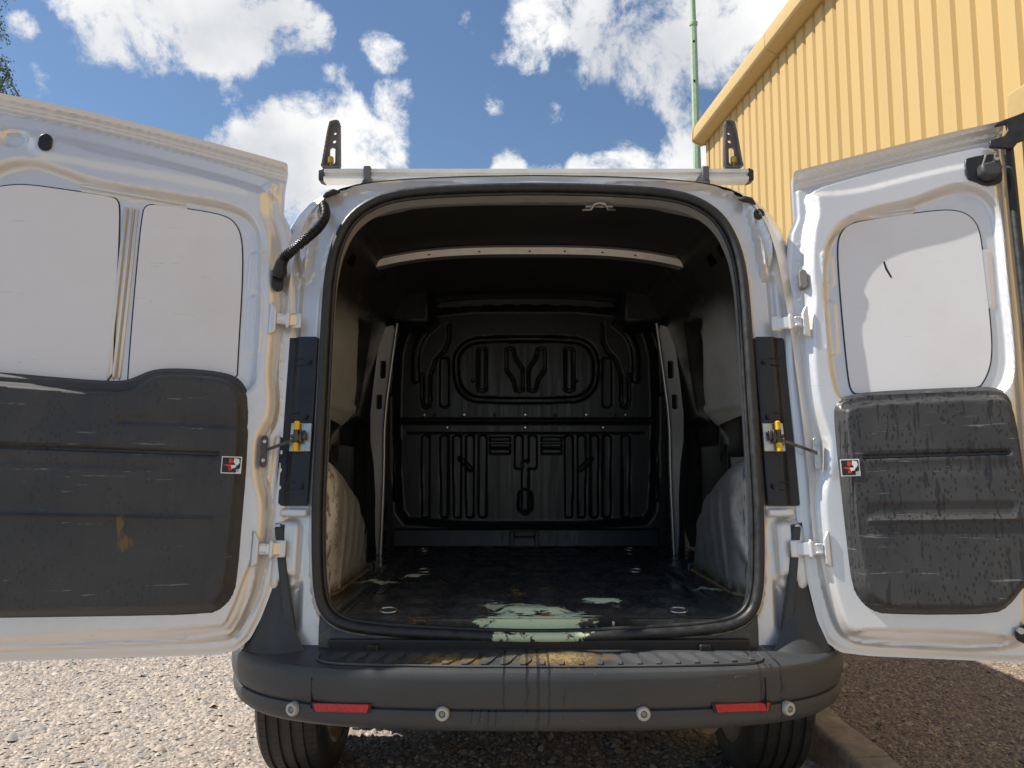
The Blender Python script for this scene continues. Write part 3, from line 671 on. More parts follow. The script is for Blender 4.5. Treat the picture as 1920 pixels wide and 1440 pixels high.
# the sprays that hang into view
for (u, v, ln) in [(14, -8, .55), (4, 55, .5), (22, -25, .45), (-10, 10, .8), (8, 118, .4), (-15, 100, .7), (20, 128, .45), (-4, 125, .5), (-30, 80, .9), (26, 150, .4), (12, 140, .5), (-12, 140, .6), (0, 150, .5), (8, 165, .5), (-6, 172, .5)]:
    q = hit(u - 14, v - 25, (0, TY, 0), (0, 1, 0)); e = hit(u, v + 26, (0, TY, 0), (0, 1, 0)); twigs.append((q, e + RNG.normal(0, .05, 3)))
mb.build('trunk', M['bark'], tree, 60)
LV = []; LF = []; tone = []
tw = MB()
for (q, e) in twigs:
    m_ = (q + e) / 2 + RNG.normal(0, .06, 3) + (0, 0, .06); tw.tube([q, m_, e], [.008, .005, .003], 4)
    for k in range(46 if q[2] > 3 else 30):
        t = RNG.uniform(0.05, 1); c = q * (1 - t) ** 2 + 2 * m_ * t * (1 - t) + e * t * t + RNG.normal(0, .06, 3)
        n = RNG.normal(0, 1, 3); n /= np.linalg.norm(n); a = np.cross(n, RNG.normal(0, 1, 3)); a /= np.linalg.norm(a); b = np.cross(n, a); s = RNG.uniform(.02, .034)
        i0 = len(LV); LV += [c + a * s * 1.2, c + b * s * .75 + n * s * .2, c - a * s * 1.1, c - b * s * .75 + n * s * .2]; LF.append((i0, i0 + 1, i0 + 2, i0 + 3)); tone += [RNG.uniform()] * 4
tw.build('twigs', M['bark'], tree)['kind'] = 'stuff'
me = bpy.data.meshes.new('crown'); me.from_pydata([tuple(v) for v in LV], [], LF); at = me.attributes.new('tone', 'FLOAT', 'POINT'); at.data.foreach_set('value', np.array(tone, np.float32)); me.materials.append(M['leaf'])
o = bpy.data.objects.new('crown', me); COL.objects.link(o); attach(o, tree)

# ================================================================== the van
XC = 0.07                                   # the van's centre line
RAKE = math.radians(8.0); TR = math.tan(RAKE)
YS, ZS = 2.08, 0.535                        # foot of the raked rear face
def ry(z): return YS + (z - ZS) * TR        # rear face at a height
ZF = 0.586; YB = 3.95                       # load floor, bulkhead
van = empty('cargo_van', (XC, 2.7, 0), 'silver white cargo van with both rear doors open and an empty black load bay', 'van')
E2 = np.array([0, math.sin(RAKE), math.cos(RAKE)])
RF = Frame((XC, YS, ZS), (1, 0, 0), E2, (0, -math.cos(RAKE), math.sin(RAKE)))

# opening outline traced on the rear face (seal, outer edge), then mirrored to be even
op_px = [(1010,1206),(760,1194),(680,1187),(632,1176),(603,1152),(591,1115),(587,1050),(587,950),(592,850),(597,750),(602,650),(606,570),(612,505),(625,452),(651,405),(690,376),(735,360),(810,351),(1010,345)]
half = RF.pxs(op_px); half[0, 0] = half[-1, 0] = 0
half[:, 0] = -np.abs(half[:, 0])
opening = np.concatenate([half, (half * (-1, 1))[1:-1][::-1]])
opening_s = chaikin(opening, 2)
def inset(poly, d):
    poly = np.asarray(poly, float); n = len(poly); T = np.roll(poly, -1, 0) - np.roll(poly, 1, 0); T /= np.linalg.norm(T, axis=1)[:, None]
    N_ = np.stack([-T[:, 1], T[:, 0]], 1); ar = 0.5 * np.sum(poly[:, 0] * np.roll(poly[:, 1], -1) - np.roll(poly[:, 0], -1) * poly[:, 1])
    return poly + N_ * d * (1 if ar > 0 else -1)

# ---- outer body shell: rounded quarter panels, roof, cab; wheel openings cut
SEC = np.array([(0.80, 0.36), (0.86, 0.46), (0.885, 0.62), (0.893, 0.80), (0.888, 1.0), (0.868, 1.2), (0.835, 1.38), (0.822, 1.52), (0.80, 1.64), (0.765, 1.745), (0.705, 1.812), (0.61, 1.852), (0.45, 1.872), (0.25, 1.884), (0.0, 1.888)])
SEC = np.concatenate([chaikin(SEC, 1, False)])
FRM = np.array([(0.70, 0.36), (0.72, 0.46), (0.735, 0.62), (0.742, 0.80), (0.745, 1.0), (0.74, 1.2), (0.732, 1.38), (0.722, 1.52), (0.708, 1.64), (0.682, 1.735), (0.636, 1.800), (0.57, 1.836), (0.45, 1.856), (0.25, 1.868), (0.0, 1.872)])
FRM = chaikin(FRM, 1, False)
def shell():
    st = [(0.0, 0.0), (0.012, 0.22), (0.035, 0.5), (0.07, 0.75), (0.115, 0.92), (0.17, 1.0)] + [(q, 1.0) for q in np.linspace(0.3, 2.6, 36)] + [(2.75, 1), (2.9, 1), (3.05, 1), (3.2, 1), (3.35, 1), (3.5, 1), (3.7, 1), (3.9, 1), (4.05, 1), (4.15, 1)]
    rows = []
    for (d, k) in st:
        sec = FRM * (1 - k) + SEC * k; sec = sec.copy()
        topz = 1.888 if d < 2.3 else np.interp(d, [2.3, 2.75, 3.35, 3.5, 4.05, 4.15], [1.888, 1.80, 1.22, 1.12, 0.92, 0.55])
        wid = 1.0 if d < 3.3 else np.interp(d, [3.3, 3.8, 4.15], [1.0, .94, .70])
        f = (topz - 0.36) / (1.888 - 0.36); sec[:, 1] = 0.36 + (sec[:, 1] - 0.36) * f; sec[:, 0] *= wid
        fade = max(0, 1 - d / 1.6)
        full = np.concatenate([sec, (sec * (-1, 1))[:-1][::-1]])
        rows.append([(XC + x, YS + d + (z - ZS) * TR * fade, z) for x, z in full])
    n = len(rows[0]); V = [p for r in rows for p in r]; Fc = []; fm = []
    for i in range(len(rows) - 1):
        for k in range(n - 1):
            q = (i * n + k, i * n + k + 1, (i + 1) * n + k + 1, (i + 1) * n + k); c = np.mean([V[j] for j in q], 0)
            if abs(c[0] - XC) > .6 and min(math.hypot(c[1] - 2.69, c[2] - .33), math.hypot(c[1] - 5.44, c[2] - .33)) < .37: continue
            if c[1] < 2.36 and c[2] < .80 and abs(c[0] - XC) > .6: continue
            dd = st[i][0]; glass = (2.75 <= dd < 3.35 and (c[2] > 1.12)) or (2.0 < dd < 2.8 and 1.2 < c[2] < 1.62)
            Fc.append(q); fm.append(1 if glass else 0)
    Fc.append(tuple(range((len(rows) - 1) * n, len(rows) * n))); fm.append(0)
    o = mesh_obj('body_shell', V, Fc, M['paint'], van, 45, [M['paint'], M['glass']], fm); return o
body = shell()
# body underside and rusty running gear
mb = MB(); mb.box((XC, 3.95, .42), (1.19, 3.7, .05)); mb.box((XC, 4.45, .385), (1.6, 1.2, .04)); mb.build('underbody', M['black'], van, 30, .01)
mb = MB(); mb.cyl((XC - .72, 2.69, .30), (XC + .72, 2.69, .30), .05, 12); mb.box((XC - .45, 2.66, .31), (.10, .5, .08)); mb.box((XC + .45, 2.66, .31), (.10, .5, .08)); mb.build('rear_axle', M['rust'], van, 40, .008)
mb = MB(); mb.box((XC, 2.02, .40), (1.15, .10, .06)); mb.box((XC - .36, 2.08, .372), (.13, .16, .05)); mb.box((XC + .30, 2.08, .372), (.20, .16, .045)); mb.build('bumper_beam', M['rust'], van, 40, .008)
mb = MB(); mb.tube([(XC + .42, 2.15, .355), (XC + .42, 2.9, .33)], .055, 14); mb.tube([(XC + .43, 2.04, .345), (XC + .43, 2.16, .35)], .026, 12); mb.build('exhaust', M['rust'], van, 50)

for sgn in (-1, 1):
    mb = MB(); mb.box((XC + sgn * .60, 2.68, .44), (.02, .98, .22)); mb.box((XC + sgn * .735, 3.075, .42), (.25, .02, .40)); mb.build('sun_leak_block', M['black'], van, 30, .01)  # unseen plates added to keep sun from leaking under the van
# ---- rear door frame: painted ring with rebate, ears and channels
outer_half = np.stack([FRM[:, 0] * .52 + SEC[:, 0] * .48 - .004, (FRM[:, 1] - ZS) / math.cos(RAKE)], 1)
outer = np.concatenate([outer_half * (-1, 1), outer_half[:-1][::-1]])
outer = outer[outer[:, 1] > -0.06] if False else outer
outer[:, 1] = np.maximum(outer[:, 1], -0.045)
ring = [('p', inset(opening_s, -0.012), 0.030, .018)]
for sgn in (-1, 1):
    mir = lambda L: np.array([(sgn * abs(x), y) for x, y in L])
    ring.append(('p', chaikin(mir([(.672, 1.02), (.70, 1.02), (.712, 1.16), (.70, 1.23), (.66, 1.285), (.635, 1.27), (.655, 1.20), (.668, 1.10)]), 1), 0.028, .016))    # ear
    ring.append(('l', mir([(.700, .82), (.700, 1.0), (.690, 1.13), (.665, 1.21)]), -0.012, .008, .010))                                                                       # water channel
    ring.append(('p', mir(rrect(.650, .135, .725, .315, .02)), 0.016, .018))                                                                                                  # lower embossed pad
    ring.append(('p', mir(rrect(.64, .02, .70, .17, .025)), -0.012, .02))
ring.append(('p', chaikin(np.array([(-.62, 1.41), (-.62, 1.30), (-.56, 1.318), (-.3, 1.327), (.3, 1.327), (.56, 1.318), (.62, 1.30), (.62, 1.41)]), 1), 0.028, .016))
frame_o = pressed('door_frame', outer, ring, Frame(RF.pt(0, 0, -.034), RF.e1, RF.e2, RF.n), 0.0065, M['paint'], van, holes=[inset(opening_s, 0.020)])
# inward return of the opening (pinch flange and reveal)
def strip_loop(name, pathA, pathB, mat, closed=True, mid=None):
    A = np.asarray(pathA); B = np.asarray(pathB); n = len(A); V = list(A) + list(B); Fc = [(i, (i + 1) % n, n + (i + 1) % n, n + i) for i in range(n if closed else n - 1)]
    return mesh_obj(name, V, Fc, mat, van, 45)
o1 = inset(opening_s, 0.020); o2 = inset(opening_s, 0.018)
strip_loop('opening_reveal', RF(o1[:, 0], o1[:, 1], np.full(len(o1), .0)), RF(o2[:, 0], o2[:, 1], np.full(len(o2), -.075)), M['paint'])
# rubber seal: fat bulb and a thin inner lip
def seal(name, d, r, h, mat, ell=1.0):
    p = inset(opening_s, d); P = RF(p[:, 0], p[:, 1], np.full(len(p), h)); mb = MB(); mb.tube(P, r, 10, closed=True); return mb.build(name, mat, van, 60)
seal('door_seal', 0.010, 0.0135, 0.004, M['seal']); seal('seal_lip', 0.026, 0.006, -0.006, M['rubber'])

# ---- pillar covers, check-strap plates, brackets on the frame
for sgn in (-1, 1):
    f = lambda x, z: (sgn * x, (z - ZS) / math.cos(RAKE))
    po = rrect(.632, (.892 - ZS), .722, (1.375 - ZS), .006)
    po[:, 0] = sgn * (po[:, 0] - .006 * (po[:, 1] - .4) )
    pc = pressed('pillar_cover', chaikin(po, 1), [('p', rrect(*sorted((sgn * .70, sgn * .60)), .3, 1.2, .001)[:, :] if False else np.array([(sgn * .625, .30), (sgn * .69, .30), (sgn * .69, 1.2), (sgn * .625, 1.2)]), .012, .02)], Frame(RF.pt(0, 0, -.022), RF.e1, RF.e2, RF.n), .006, M['pillar_cover'], van, back=-.02)
    for zz in (1.30, 1.14, .945):
        mb = MB(); c = RF.pt(sgn * .652, zz - ZS, -.004); mb.cyl(c, c + RF.n * .004, .008, 12); mb.cyl(c, c + RF.n * .006, .004, 8); mb.build('screw', M['black'], pc)
        mb = MB(); mb.tube([RF.pt(sgn * .668, zz - ZS + .01, -.0085), RF.pt(sgn * .70, zz - ZS + .01, -.0085)], .002, 6); mb.tube([RF.pt(sgn * .668, zz - ZS - .01, -.0085), RF.pt(sgn * .70, zz - ZS - .01, -.0085)], .002, 6)
        mb.build('clip_outline', M['black'], pc)
    # bolted steel plate of the check strap
    zc = 1.075 + .005; b0 = zc - ZS
    pl = plate('strap_plate', np.array([(sgn * .630, b0 - .04), (sgn * .690, b0 - .04), (sgn * .688, b0 + .04), (sgn * .630, b0 + .04)]), RF, -.012, -.002, M['steel'], van, .002)
    mb = MB(); c = RF.pt(sgn * .663, b0, .008); mb.box(c, (.040, .010, .014), [RF.e1, RF.e2, RF.n]); mb.box(RF.pt(sgn * .655, b0, .014), (.008, .036, .010), [RF.e1, RF.e2, RF.n]); mb.box(RF.pt(sgn * .645, b0 + .003, .012), (.008, .026, .012), [RF.e1, RF.e2, RF.n])
    mb.cyl(RF.pt(sgn * .668, b0 - .02, .008), RF.pt(sgn * .668, b0 + .02, .008), .009, 12); mb.build('strap_guide', M['darksteel'], pl, 35, .002)
    for q in (-1, 1):
        mb = MB(); c = RF.pt(sgn * .668, b0 + q * .030, .010); mb.tube([c - RF.e2 * .012, c + RF.e2 * .010, c + RF.e2 * .013], [.0085, .0085, .006], 12); mb.build('yellow_roller', M['yellow'], pl)
    # rubber buffer at the roof corner, round grommet on the ear
    mb = MB(); c = RF.pt(*(RF.px(*((622, 361) if sgn < 0 else (1400, 374)))), -.004); mb.tube([c + RF.e1 * sgn * -.024 + RF.e2 * .004, c - RF.e1 * sgn * .008 + RF.n * .006, c + RF.e1 * sgn * .012 + RF.n * .006 - RF.e2 * .004, c + RF.e1 * sgn * .026 - RF.e2 * .014], [.003, .010, .009, .003], 10); mb.build('corner_buffer', M['rubber'], van, 60)
    if sgn > 0:
        mb = MB(); c = RF.pt(.672, 1.225, -.008); mb.lathe([(0, .0), (.008, .010), (.004, .016), (-.004, .017)], c, RF.n, 20); mb.build('grommet', M['rubber'], van)
    # silver hinge pads and the dark plastic upright of the bumper corner
    mb = MB(); c = RF.pt(sgn * .668, .338, -.012); mb.box(c - RF.n * .006, (.075, .022, .012), [RF.e1, RF.e2, RF.n]); mb.build('jamb_bracket', M['paint'], van, 35, .006)

# ================================================================== rear doors
def make_door(sgn, hx, ang, spec):
    t = RAKE; ca, sa = math.cos(ang), math.sin(ang)
    e1 = np.array([sgn * ca, -sa * math.cos(t), sa * math.sin(t)]); n = np.cross(e1, E2); n = n if n[1] < 0 else -n
    D = Frame((hx, ry(0.535) - .012, 0.535), e1, E2, n)
    ol = fillet(D.pxs(spec['outline']), .010)
    feats = [('p', chaikin(D.pxs(spec['box']), 2), .014, .012), ('p', inset(chaikin(D.pxs([(u, v + (24 if v < 340 else 0)) for u, v in spec['box']]), 2), .016), .020, .034)]
    feats.append(('p', chaikin(D.pxs(spec['recess']), 2), -.030, .021))
    for L in spec.get('ridges', []): feats.append(('l', D.pxs(L[0]), L[1], L[2], L[3]))
    for L in spec.get('pads', []): feats.append(('p', chaikin(D.pxs(L[0]), 1), L[1], L[2]))
    for d_, hh in ((13, -.008), (27, -.006)): feats.append(('l', D.pxs([(u, v + d_) for u, v in spec['top']]), hh, .004, .008))
    for u, v in spec['dots']: q = D.px(u, v); feats.append(('l', np.array([q, q + .0001]), .0020, .003, .005))
    base = Frame(D.P0 - D.n * .038, D.e1, D.e2, D.n)
    # hem line round the edge
    feats.append(('p', inset(ol, .011), .004, .008))
    door = pressed('rear_door', ol, feats, base, .0038, M['paint'], van, back=-.030)
    return D, door
LOUT = [(540,302),(533,345),(531,392),(543,415),(550,445),(553,540),(555,640),(553,760),(549,880),(540,980),(522,1060),(507,1110),(488,1160),(467,1200),(440,1223),(400,1231),(0,1243),(-75,1246),(-92,1150),(-95,700),(-82,300),(-70,152),(0,171),(150,202),(300,238),(420,270)]
LBOX = [(520,330),(508,350),(505,395),(517,420),(524,450),(526,545),(527,600),(522,640),(517,700),(522,745),(517,790),(499,815),(493,850),(497,905),(508,940),(505,1000),(495,1060),(480,1110),(462,1160),(440,1192),(410,1203),(0,1222),(-65,1224),(-72,700),(-62,240),(-50,196),(0,203),(150,232),(300,268),(430,302)]
LREC = [(-58,350),(-20,318),(30,300),(70,302),(110,316),(170,338),(230,350),(343,368),(420,381),(462,398),(482,425),(487,460),(486,540),(478,690),(470,735),(380,740),(100,745),(-60,745)]
LD = dict(dots=[(527 - .0022 * (v - 640) ** 1.25 * (v > 640), v) for v in range(470, 1000, 34)], top=[(530,299),(420,270),(300,238),(150,202),(0,171),(-70,152)], outline=LOUT, box=LBOX, recess=LREC,
    ridges=[([(150,348),(345,382)], .006, .003, .006), ([(482,478),(477,530)], .0035, .03, .008), ([(478,560),(474,650)], .0035, .03, .008), ([(520,180 + 640),(508,930),(503,1010),(480,1120),(440,1190)], -.006, .004, .012)],
    pads=[([(600,280),(420,240),(300,208),(150,172),(0,141),(-120,115),(-120,160),(0,180),(150,211),(300,247),(420,279),(600,322)], .034, .062), ([(-10,1195),(410,1178),(430,1160),(470,1050),(478,1060),(455,1150),(425,1196),(0,1214)], -.008, .010), ([(0,255),(8,240),(30,238),(48,248),(52,262),(40,275),(10,272)], -.014, .012), ([(60,250),(130,262),(180,285),(300,305),(430,340),(470,360),(440,356),(300,330),(190,312),(130,300),(60,290)], .006, .03)])
DL, door_l = make_door(-1, -0.640, math.radians(14.0), LD)
ROUT = [(1489,318),(1494,400),(1482,428),(1477,500),(1475,600),(1479,700),(1487,850),(1497,960),(1509,1040),(1521,1100),(1536,1160),(1553,1205),(1582,1226),(1640,1233),(1935,1246),(1955,1235),(1962,1150),(1950,900),(1927,600),(1907,420),(1893,280),(1886,222),(1800,241),(1700,265),(1600,290)]
RBOX = [(1512,352),(1520,395),(1511,425),(1507,470),(1507,520),(1513,560),(1507,600),(1510,700),(1518,760),(1530,800),(1540,830),(1537,885),(1527,930),(1532,1000),(1538,1060),(1551,1120),(1570,1180),(1600,1206),(1650,1213),(1930,1226),(1944,1150),(1935,900),(1912,600),(1895,430),(1884,290),(1860,262),(1780,280),(1700,298),(1600,325)]
RREC = [(1548,490),(1556,448),(1585,412),(1640,392),(1710,378),(1765,356),(1805,345),(1845,355),(1868,380),(1878,420),(1886,520),(1900,650),(1900,700),(1880,735),(1840,748),(1590,752),(1568,735),(1556,650),(1549,560)]
RD = dict(dots=[(1500 + .10 * (v - 640) * (v > 640), v) for v in range(450, 1000, 34)], top=[(1496,317),(1600,290),(1700,265),(1800,241),(1880,223)], outline=ROUT, box=RBOX, recess=RREC,
    ridges=[([(1602,405),(1715,390)], .006, .003, .006), ([(1552,480),(1556,520)], .0035, .03, .008), ([(1558,570),(1562,650)], .0035, .03, .008), ([(1851,470),(1858,562)], .0035, .026, .008)],
    pads=[([(1440,304),(1600,264),(1700,239),(1800,215),(1920,188),(1920,222),(1800,250),(1700,274),(1600,299),(1440,338)], .034, .062), ([(1590,1200),(1600,1186),(1640,1180),(1880,1190),(1900,1205),(1880,1214),(1640,1207)], -.008, .010)])
DR, door_r = make_door(1, 0.795, math.radians(11.3), RD)

door_l['label'] = 'larger rear door with two white blanking panels and dry scuffed trim'; door_r['label'] = 'smaller rear door with one white blanking panel and wet trim'
REC_H = -.030
def blank(D, door, px):
    p = chaikin(D.pxs(px, REC_H), 2)
    plate('panel_gasket', inset(p, -.0028), D, REC_H - .003, REC_H + .0022, M['black'], door)
    plate('blanking_panel', inset(p, .0008), D, REC_H - .002, REC_H + .0042, M['panel'], door, .0008)
blank(DL, door_l, [(-75,395),(-45,362),(0,350),(45,346),(120,356),(205,369),(220,374),(225,390),(222,480),(214,640),(211,735),(0,735),(-75,735)])
blank(DL, door_l, [(267,400),(275,386),(290,384),(350,392),(420,404),(443,420),(454,450),(455,520),(447,650),(443,735),(240,735),(241,700),(252,560)])
blank(DR, door_r, [(1570,470),(1574,440),(1592,420),(1640,411),(1740,397),(1790,394),(1820,406),(1836,432),(1842,480),(1857,610),(1859,670),(1850,705),(1830,735),(1610,740),(1595,735),(1588,690),(1576,560)])
for D_, dr_, P_ in ((DL, door_l, ((150, 348), (346, 383))), (DR, door_r, ((1602, 406), (1716, 391)))):
    a, b = D_.px(*P_[0], REC_H), D_.px(*P_[1], REC_H); mb = MB(); mb.tube([D_.pt(*(a * (1 - q) + b * q), REC_H + .0005) for q in (0, .01, .99, 1)], [.001, .0045, .0045, .001], 8); mb.build('stiffening_rib', M['paint'], dr_, 60)
mb = MB(); P_ = [DR.px(u, v, REC_H) for u, v in ((1655, 492), (1658, 491), (1662, 503), (1672, 521), (1669, 522), (1659, 506))]; mb.prism([DR.pt(*p, REC_H + .003) for p in P_], [DR.pt(*p, REC_H + .0047) for p in P_]); mb.build('scuff_mark', M['printblack'], door_r)
for k, du in enumerate((0, 11, 22)):
    mb = MB(); a = DL.px(236 + du, 388 + du * .15, REC_H); b = DL.px(202 + du * .98, 712, REC_H); mb.tube([DL.pt(*(a * (1 - q) + b * q), REC_H + .001) for q in (0, .01, .99, 1)], [.001, .005, .005, .001], 8); mb.build('stiffening_rib', M['paint'], door_l, 60)
for k, du in enumerate((5, 16.5)):
    a = DL.px(236 + du, 390 + du * .15, REC_H); b = DL.px(202 + du * .98, 710, REC_H); mb = MB(); mb.tube([DL.pt(*a, REC_H + .0005), DL.pt(*b, REC_H + .0005)], .0016, 6); mb.build('mastic_bead', M['glue'], door_l)

# moulded lower trims
M['trim_l'] = trim_mat('scuffed_black_trim', 0.25, [(-0.987, 0.845, .022, .085), (-0.972, .80, .05, .05)]); M['trim_r'] = trim_mat('wet_black_trim', 1.0)
def trim(D, door, px, ledge, feats, mat):
    p = chaikin(D.pxs(px), 2)
    fr = Frame(D.P0 - D.n * .004, D.e1, D.e2, D.n)
    fe = [('p', inset(p, .008), .020, .016), ('p', chaikin(D.pxs(ledge), 1), .034, .024)] + [('l', D.pxs(L), h, w, e) for L, h, w, e in feats]
    return pressed('trim_panel', p, fe, fr, .005, mat, door, back=-.02)
tl = trim(DL, door_l, [(-85,692),(0,697),(100,706),(190,713),(235,713),(258,704),(285,692),(330,689),(400,694),(440,703),(460,722),(469,752),(467,860),(456,990),(448,1090),(438,1122),(415,1146),(385,1156),(0,1162),(-85,1164)],
     [(-85,722),(0,724),(100,732),(180,740),(250,740),(275,722),(300,708),(400,712),(435,722),(452,745),(455,760),(452,860),(440,990),(432,1085),(420,1120),(400,1140),(0,1150),(-85,1150)],
     [([(-85,836),(0,840),(410,856)], -.010, .004, .008), ([(-85,862),(0,868),(300,878)], -.004, .004, .012), ([(-85,968),(0,970),(400,977)], .007, .003, .008), ([(240,792),(455,800)], -.006, .012, .012), ([(-85,947),(0,950),(400,958)], -.003, .02, .02)], M['trim_l'])
tr = trim(DR, door_r, [(1559,772),(1566,752),(1590,740),(1640,733),(1830,724),(1872,726),(1895,742),(1902,765),(1918,860),(1936,1000),(1938,1070),(1925,1100),(1895,1140),(1862,1156),(1665,1156),(1630,1147),(1602,1118),(1592,1085),(1580,980),(1567,860)],
     [(1572,775),(1590,766),(1640,759),(1830,750),(1870,750),(1885,762),(1895,790),(1908,870),(1924,1000),(1926,1062),(1910,1095),(1885,1128),(1855,1143),(1670,1143),(1640,1134),(1615,1108),(1605,1075),(1594,980),(1580,860)],
     [([(1614,861),(1876,853)], -.010, .004, .008), ([(1625,979),(1890,975)], .007, .003, .008), ([(1630,960),(1880,957)], -.004, .014, .016), ([(1640,885),(1880,878)], -.002, .012, .02)], M['trim_r'])
# stickers
def sticker(D, door, u, v, w, h, hh):
    c = D.px(u, v, hh); k = hh; a, b = c; s = w / 2 / F * 2.05; g = h / 2 / F * 2.05; sg = 1 if D.e1[0] > 0 else -1
    mb = MB()
    def flat(pts, lift, mi):
        P = np.array([(a + sg * x * s, b + y * g) for x, y in pts]); q = D(P[:, 0], P[:, 1], np.full(len(P), k + lift)); r = D(P[:, 0], P[:, 1], np.full(len(P), k + lift - .0006)); mb.prism(q, r, mi)
    flat([(-1,-1),(1,-1),(1,1),(-1,1)], .0015, 0); flat([(-.9,-.88),(.45,-.88),(.88,-.3),(.88,.88),(-.9,.88)], .0022, 1)
    flat([(-.25,.78),(.1,.70),(.18,.35),(-.1,.15),(-.3,.3)], .0028, 2); flat([(-.8,.02),(-.1,.08),(.2,-.1),(-.05,-.3),(-.5,-.12)], .0028, 2); flat([(-.1,-.25),(.15,-.2),(.1,-.62),(-.3,-.66),(-.25,-.4)], .0029, 2)
    flat([(.25,.82),(.72,.72),(.80,.30),(.62,-.02),(.40,.02),(.20,.38)], .0028, 3); flat([(-.05,-.02),(.55,.02),(.42,-.32),(.05,-.42)], .0034, 3); flat([(.50,-.48),(.78,-.44),(.78,-.76),(.50,-.78)], .0030, 4)
    mb.build('sticker', None, door, 30, 0, [M['white'], M['printblack'], M['printred'], M['white'], M['printgrey']])
sticker(DL, tl.parent, 434, 872, 36, 32, .0515); sticker(DR, tr.parent, 1594, 877, 34, 32, .0515)
# hinges: bracket leaf on the door, knuckle with pin, arm to the frame
def hinge(D, door, u, v, sgn, arm):
    b = D.px(u, v)[1]; ax = [D.e1, D.e2, D.n]; mb = MB()
    p = lambda a, db, h: D.pt(a, b + db, h)
    mb.prism([p(.034, -.043, .002), p(.056, -.050, .002), p(.056, .050, .002), p(.046, .048, .002), p(.034, .026, .002)], [p(.037, -.037, .010), p(.052, -.044, .008), p(.052, .044, .008), p(.046, .042, .010), p(.037, .022, .011)])
    mb.box(p(.021, 0, .003), (.028, .030, .010), ax); mb.box(p(.024, .012, .009), (.018, .007, .006), ax); mb.box(p(.024, -.010, .009), (.018, .007, .006), ax)
    mb.cyl(p(.004, -.022, .004), p(.004, .022, .004), .0065, 12); mb.cyl(p(.004, -.026, .004), p(.004, .026, .004), .004, 10)
    o = mb.build('hinge', M['paint'], door, 35, .003)
    mb = MB(); q0 = p(.002, 0, .003); q1 = RF.pt(sgn * arm, (q0[2] - ZS) / math.cos(RAKE) , -.002)
    d = q1 - q0; L = np.linalg.norm(d); d /= L; s = np.cross(D.e2, d)
    mb.box((q0 + q1) / 2, (L, .036, .008), [d, D.e2, s]); mb.box(q1 - d * .004, (.03, .046, .008), [RF.e1, RF.e2, RF.n]); mb.build('hinge_arm', M['paint'], van, 35, .004)
for (u, v) in ((543, 600), (516, 1030)): hinge(DL, door_l, u, v, -1, .690)
for (u, v) in ((1487, 605), (1514, 1030)): hinge(DR, door_r, u, v, 1, .690)
# check straps and their end plates on the doors
for D, door, u, v, sgn in ((DL, door_l, 495, 846, -1), (DR, door_r, 1532, 850, 1)):
    c = D.px(u, v); mb = MB(); pl_ = pill(c[0], c[1], .017, .088); mb.prism(D(pl_[:, 0], pl_[:, 1], np.full(len(pl_), -.008)), D(pl_[:, 0], pl_[:, 1], np.full(len(pl_), .003)))
    o = mb.build('strap_anchor', M['darksteel'] if sgn < 0 else M['steel'], door, 35, .002)
    for q in (-.026, .026): 
        mb = MB(); mb.cyl(D.pt(c[0], c[1] + q, 0), D.pt(c[0], c[1] + q, .007), .005, 10); mb.build('bolt', M['steel'], door)
    a = D.pt(c[0], c[1], .006); b_ = RF.pt(sgn * .652, 1.078 - ZS, .012); mb = MB(); d = b_ - a; L = np.linalg.norm(d); d /= L; mb.box((a + b_) / 2, (L, .009, .003), [d, E2, np.cross(E2, d)]); mb.build('check_strap', M['darksteel'], door, 30)
# corrugated cable conduit, upper corner by the larger door
def conduit():
    P = [DL.pt(*DL.px(524, 520), .012), DL.pt(*DL.px(530, 497), .045)]
    q2 = hit(548, 470, (0, 2.14, 0), (0, 1, 0)); q3 = hit(575, 447, (0, 2.15, 0), (0, 1, 0)); q4 = hit(600, 425, (0, 2.18, 0), (0, 1, 0)); q5 = hit(612, 403, (0, 2.22, 0), (0, 1, 0)); q6 = hit(607, 385, (0, 2.26, 0), (0, 1, 0))
    path = chaikin(np.array(P + [q2, q3, q4, q5, q6]), 4, False)
    s = np.concatenate([[0], np.cumsum(np.linalg.norm(np.diff(path, axis=0), axis=1))]); n = 260; t = np.linspace(0, s[-1], n); pp = np.stack([np.interp(t, s, path[:, k]) for k in range(3)], 1)
    r = .0125 + .0022 * np.sign(np.sin(t / .0068 * 2 * math.pi)); boot = t < .055; r[boot] = np.interp(t[boot], [0, .012, .03, .055], [.019, .021, .0175, .0155])
    mb = MB(); mb.tube(pp, r, 14); mb.build('cable_conduit', M['black'], van, 40)
    c = DL.px(521, 522); mb = MB(); pl_ = pill(c[0], c[1], .032, .07); mb.prism(DL(pl_[:, 0], pl_[:, 1], np.full(len(pl_), -.02)), DL(pl_[:, 0], pl_[:, 1], np.full(len(pl_), .008))); mb.build('conduit_boot', M['black'], van, 40, .004)
conduit()
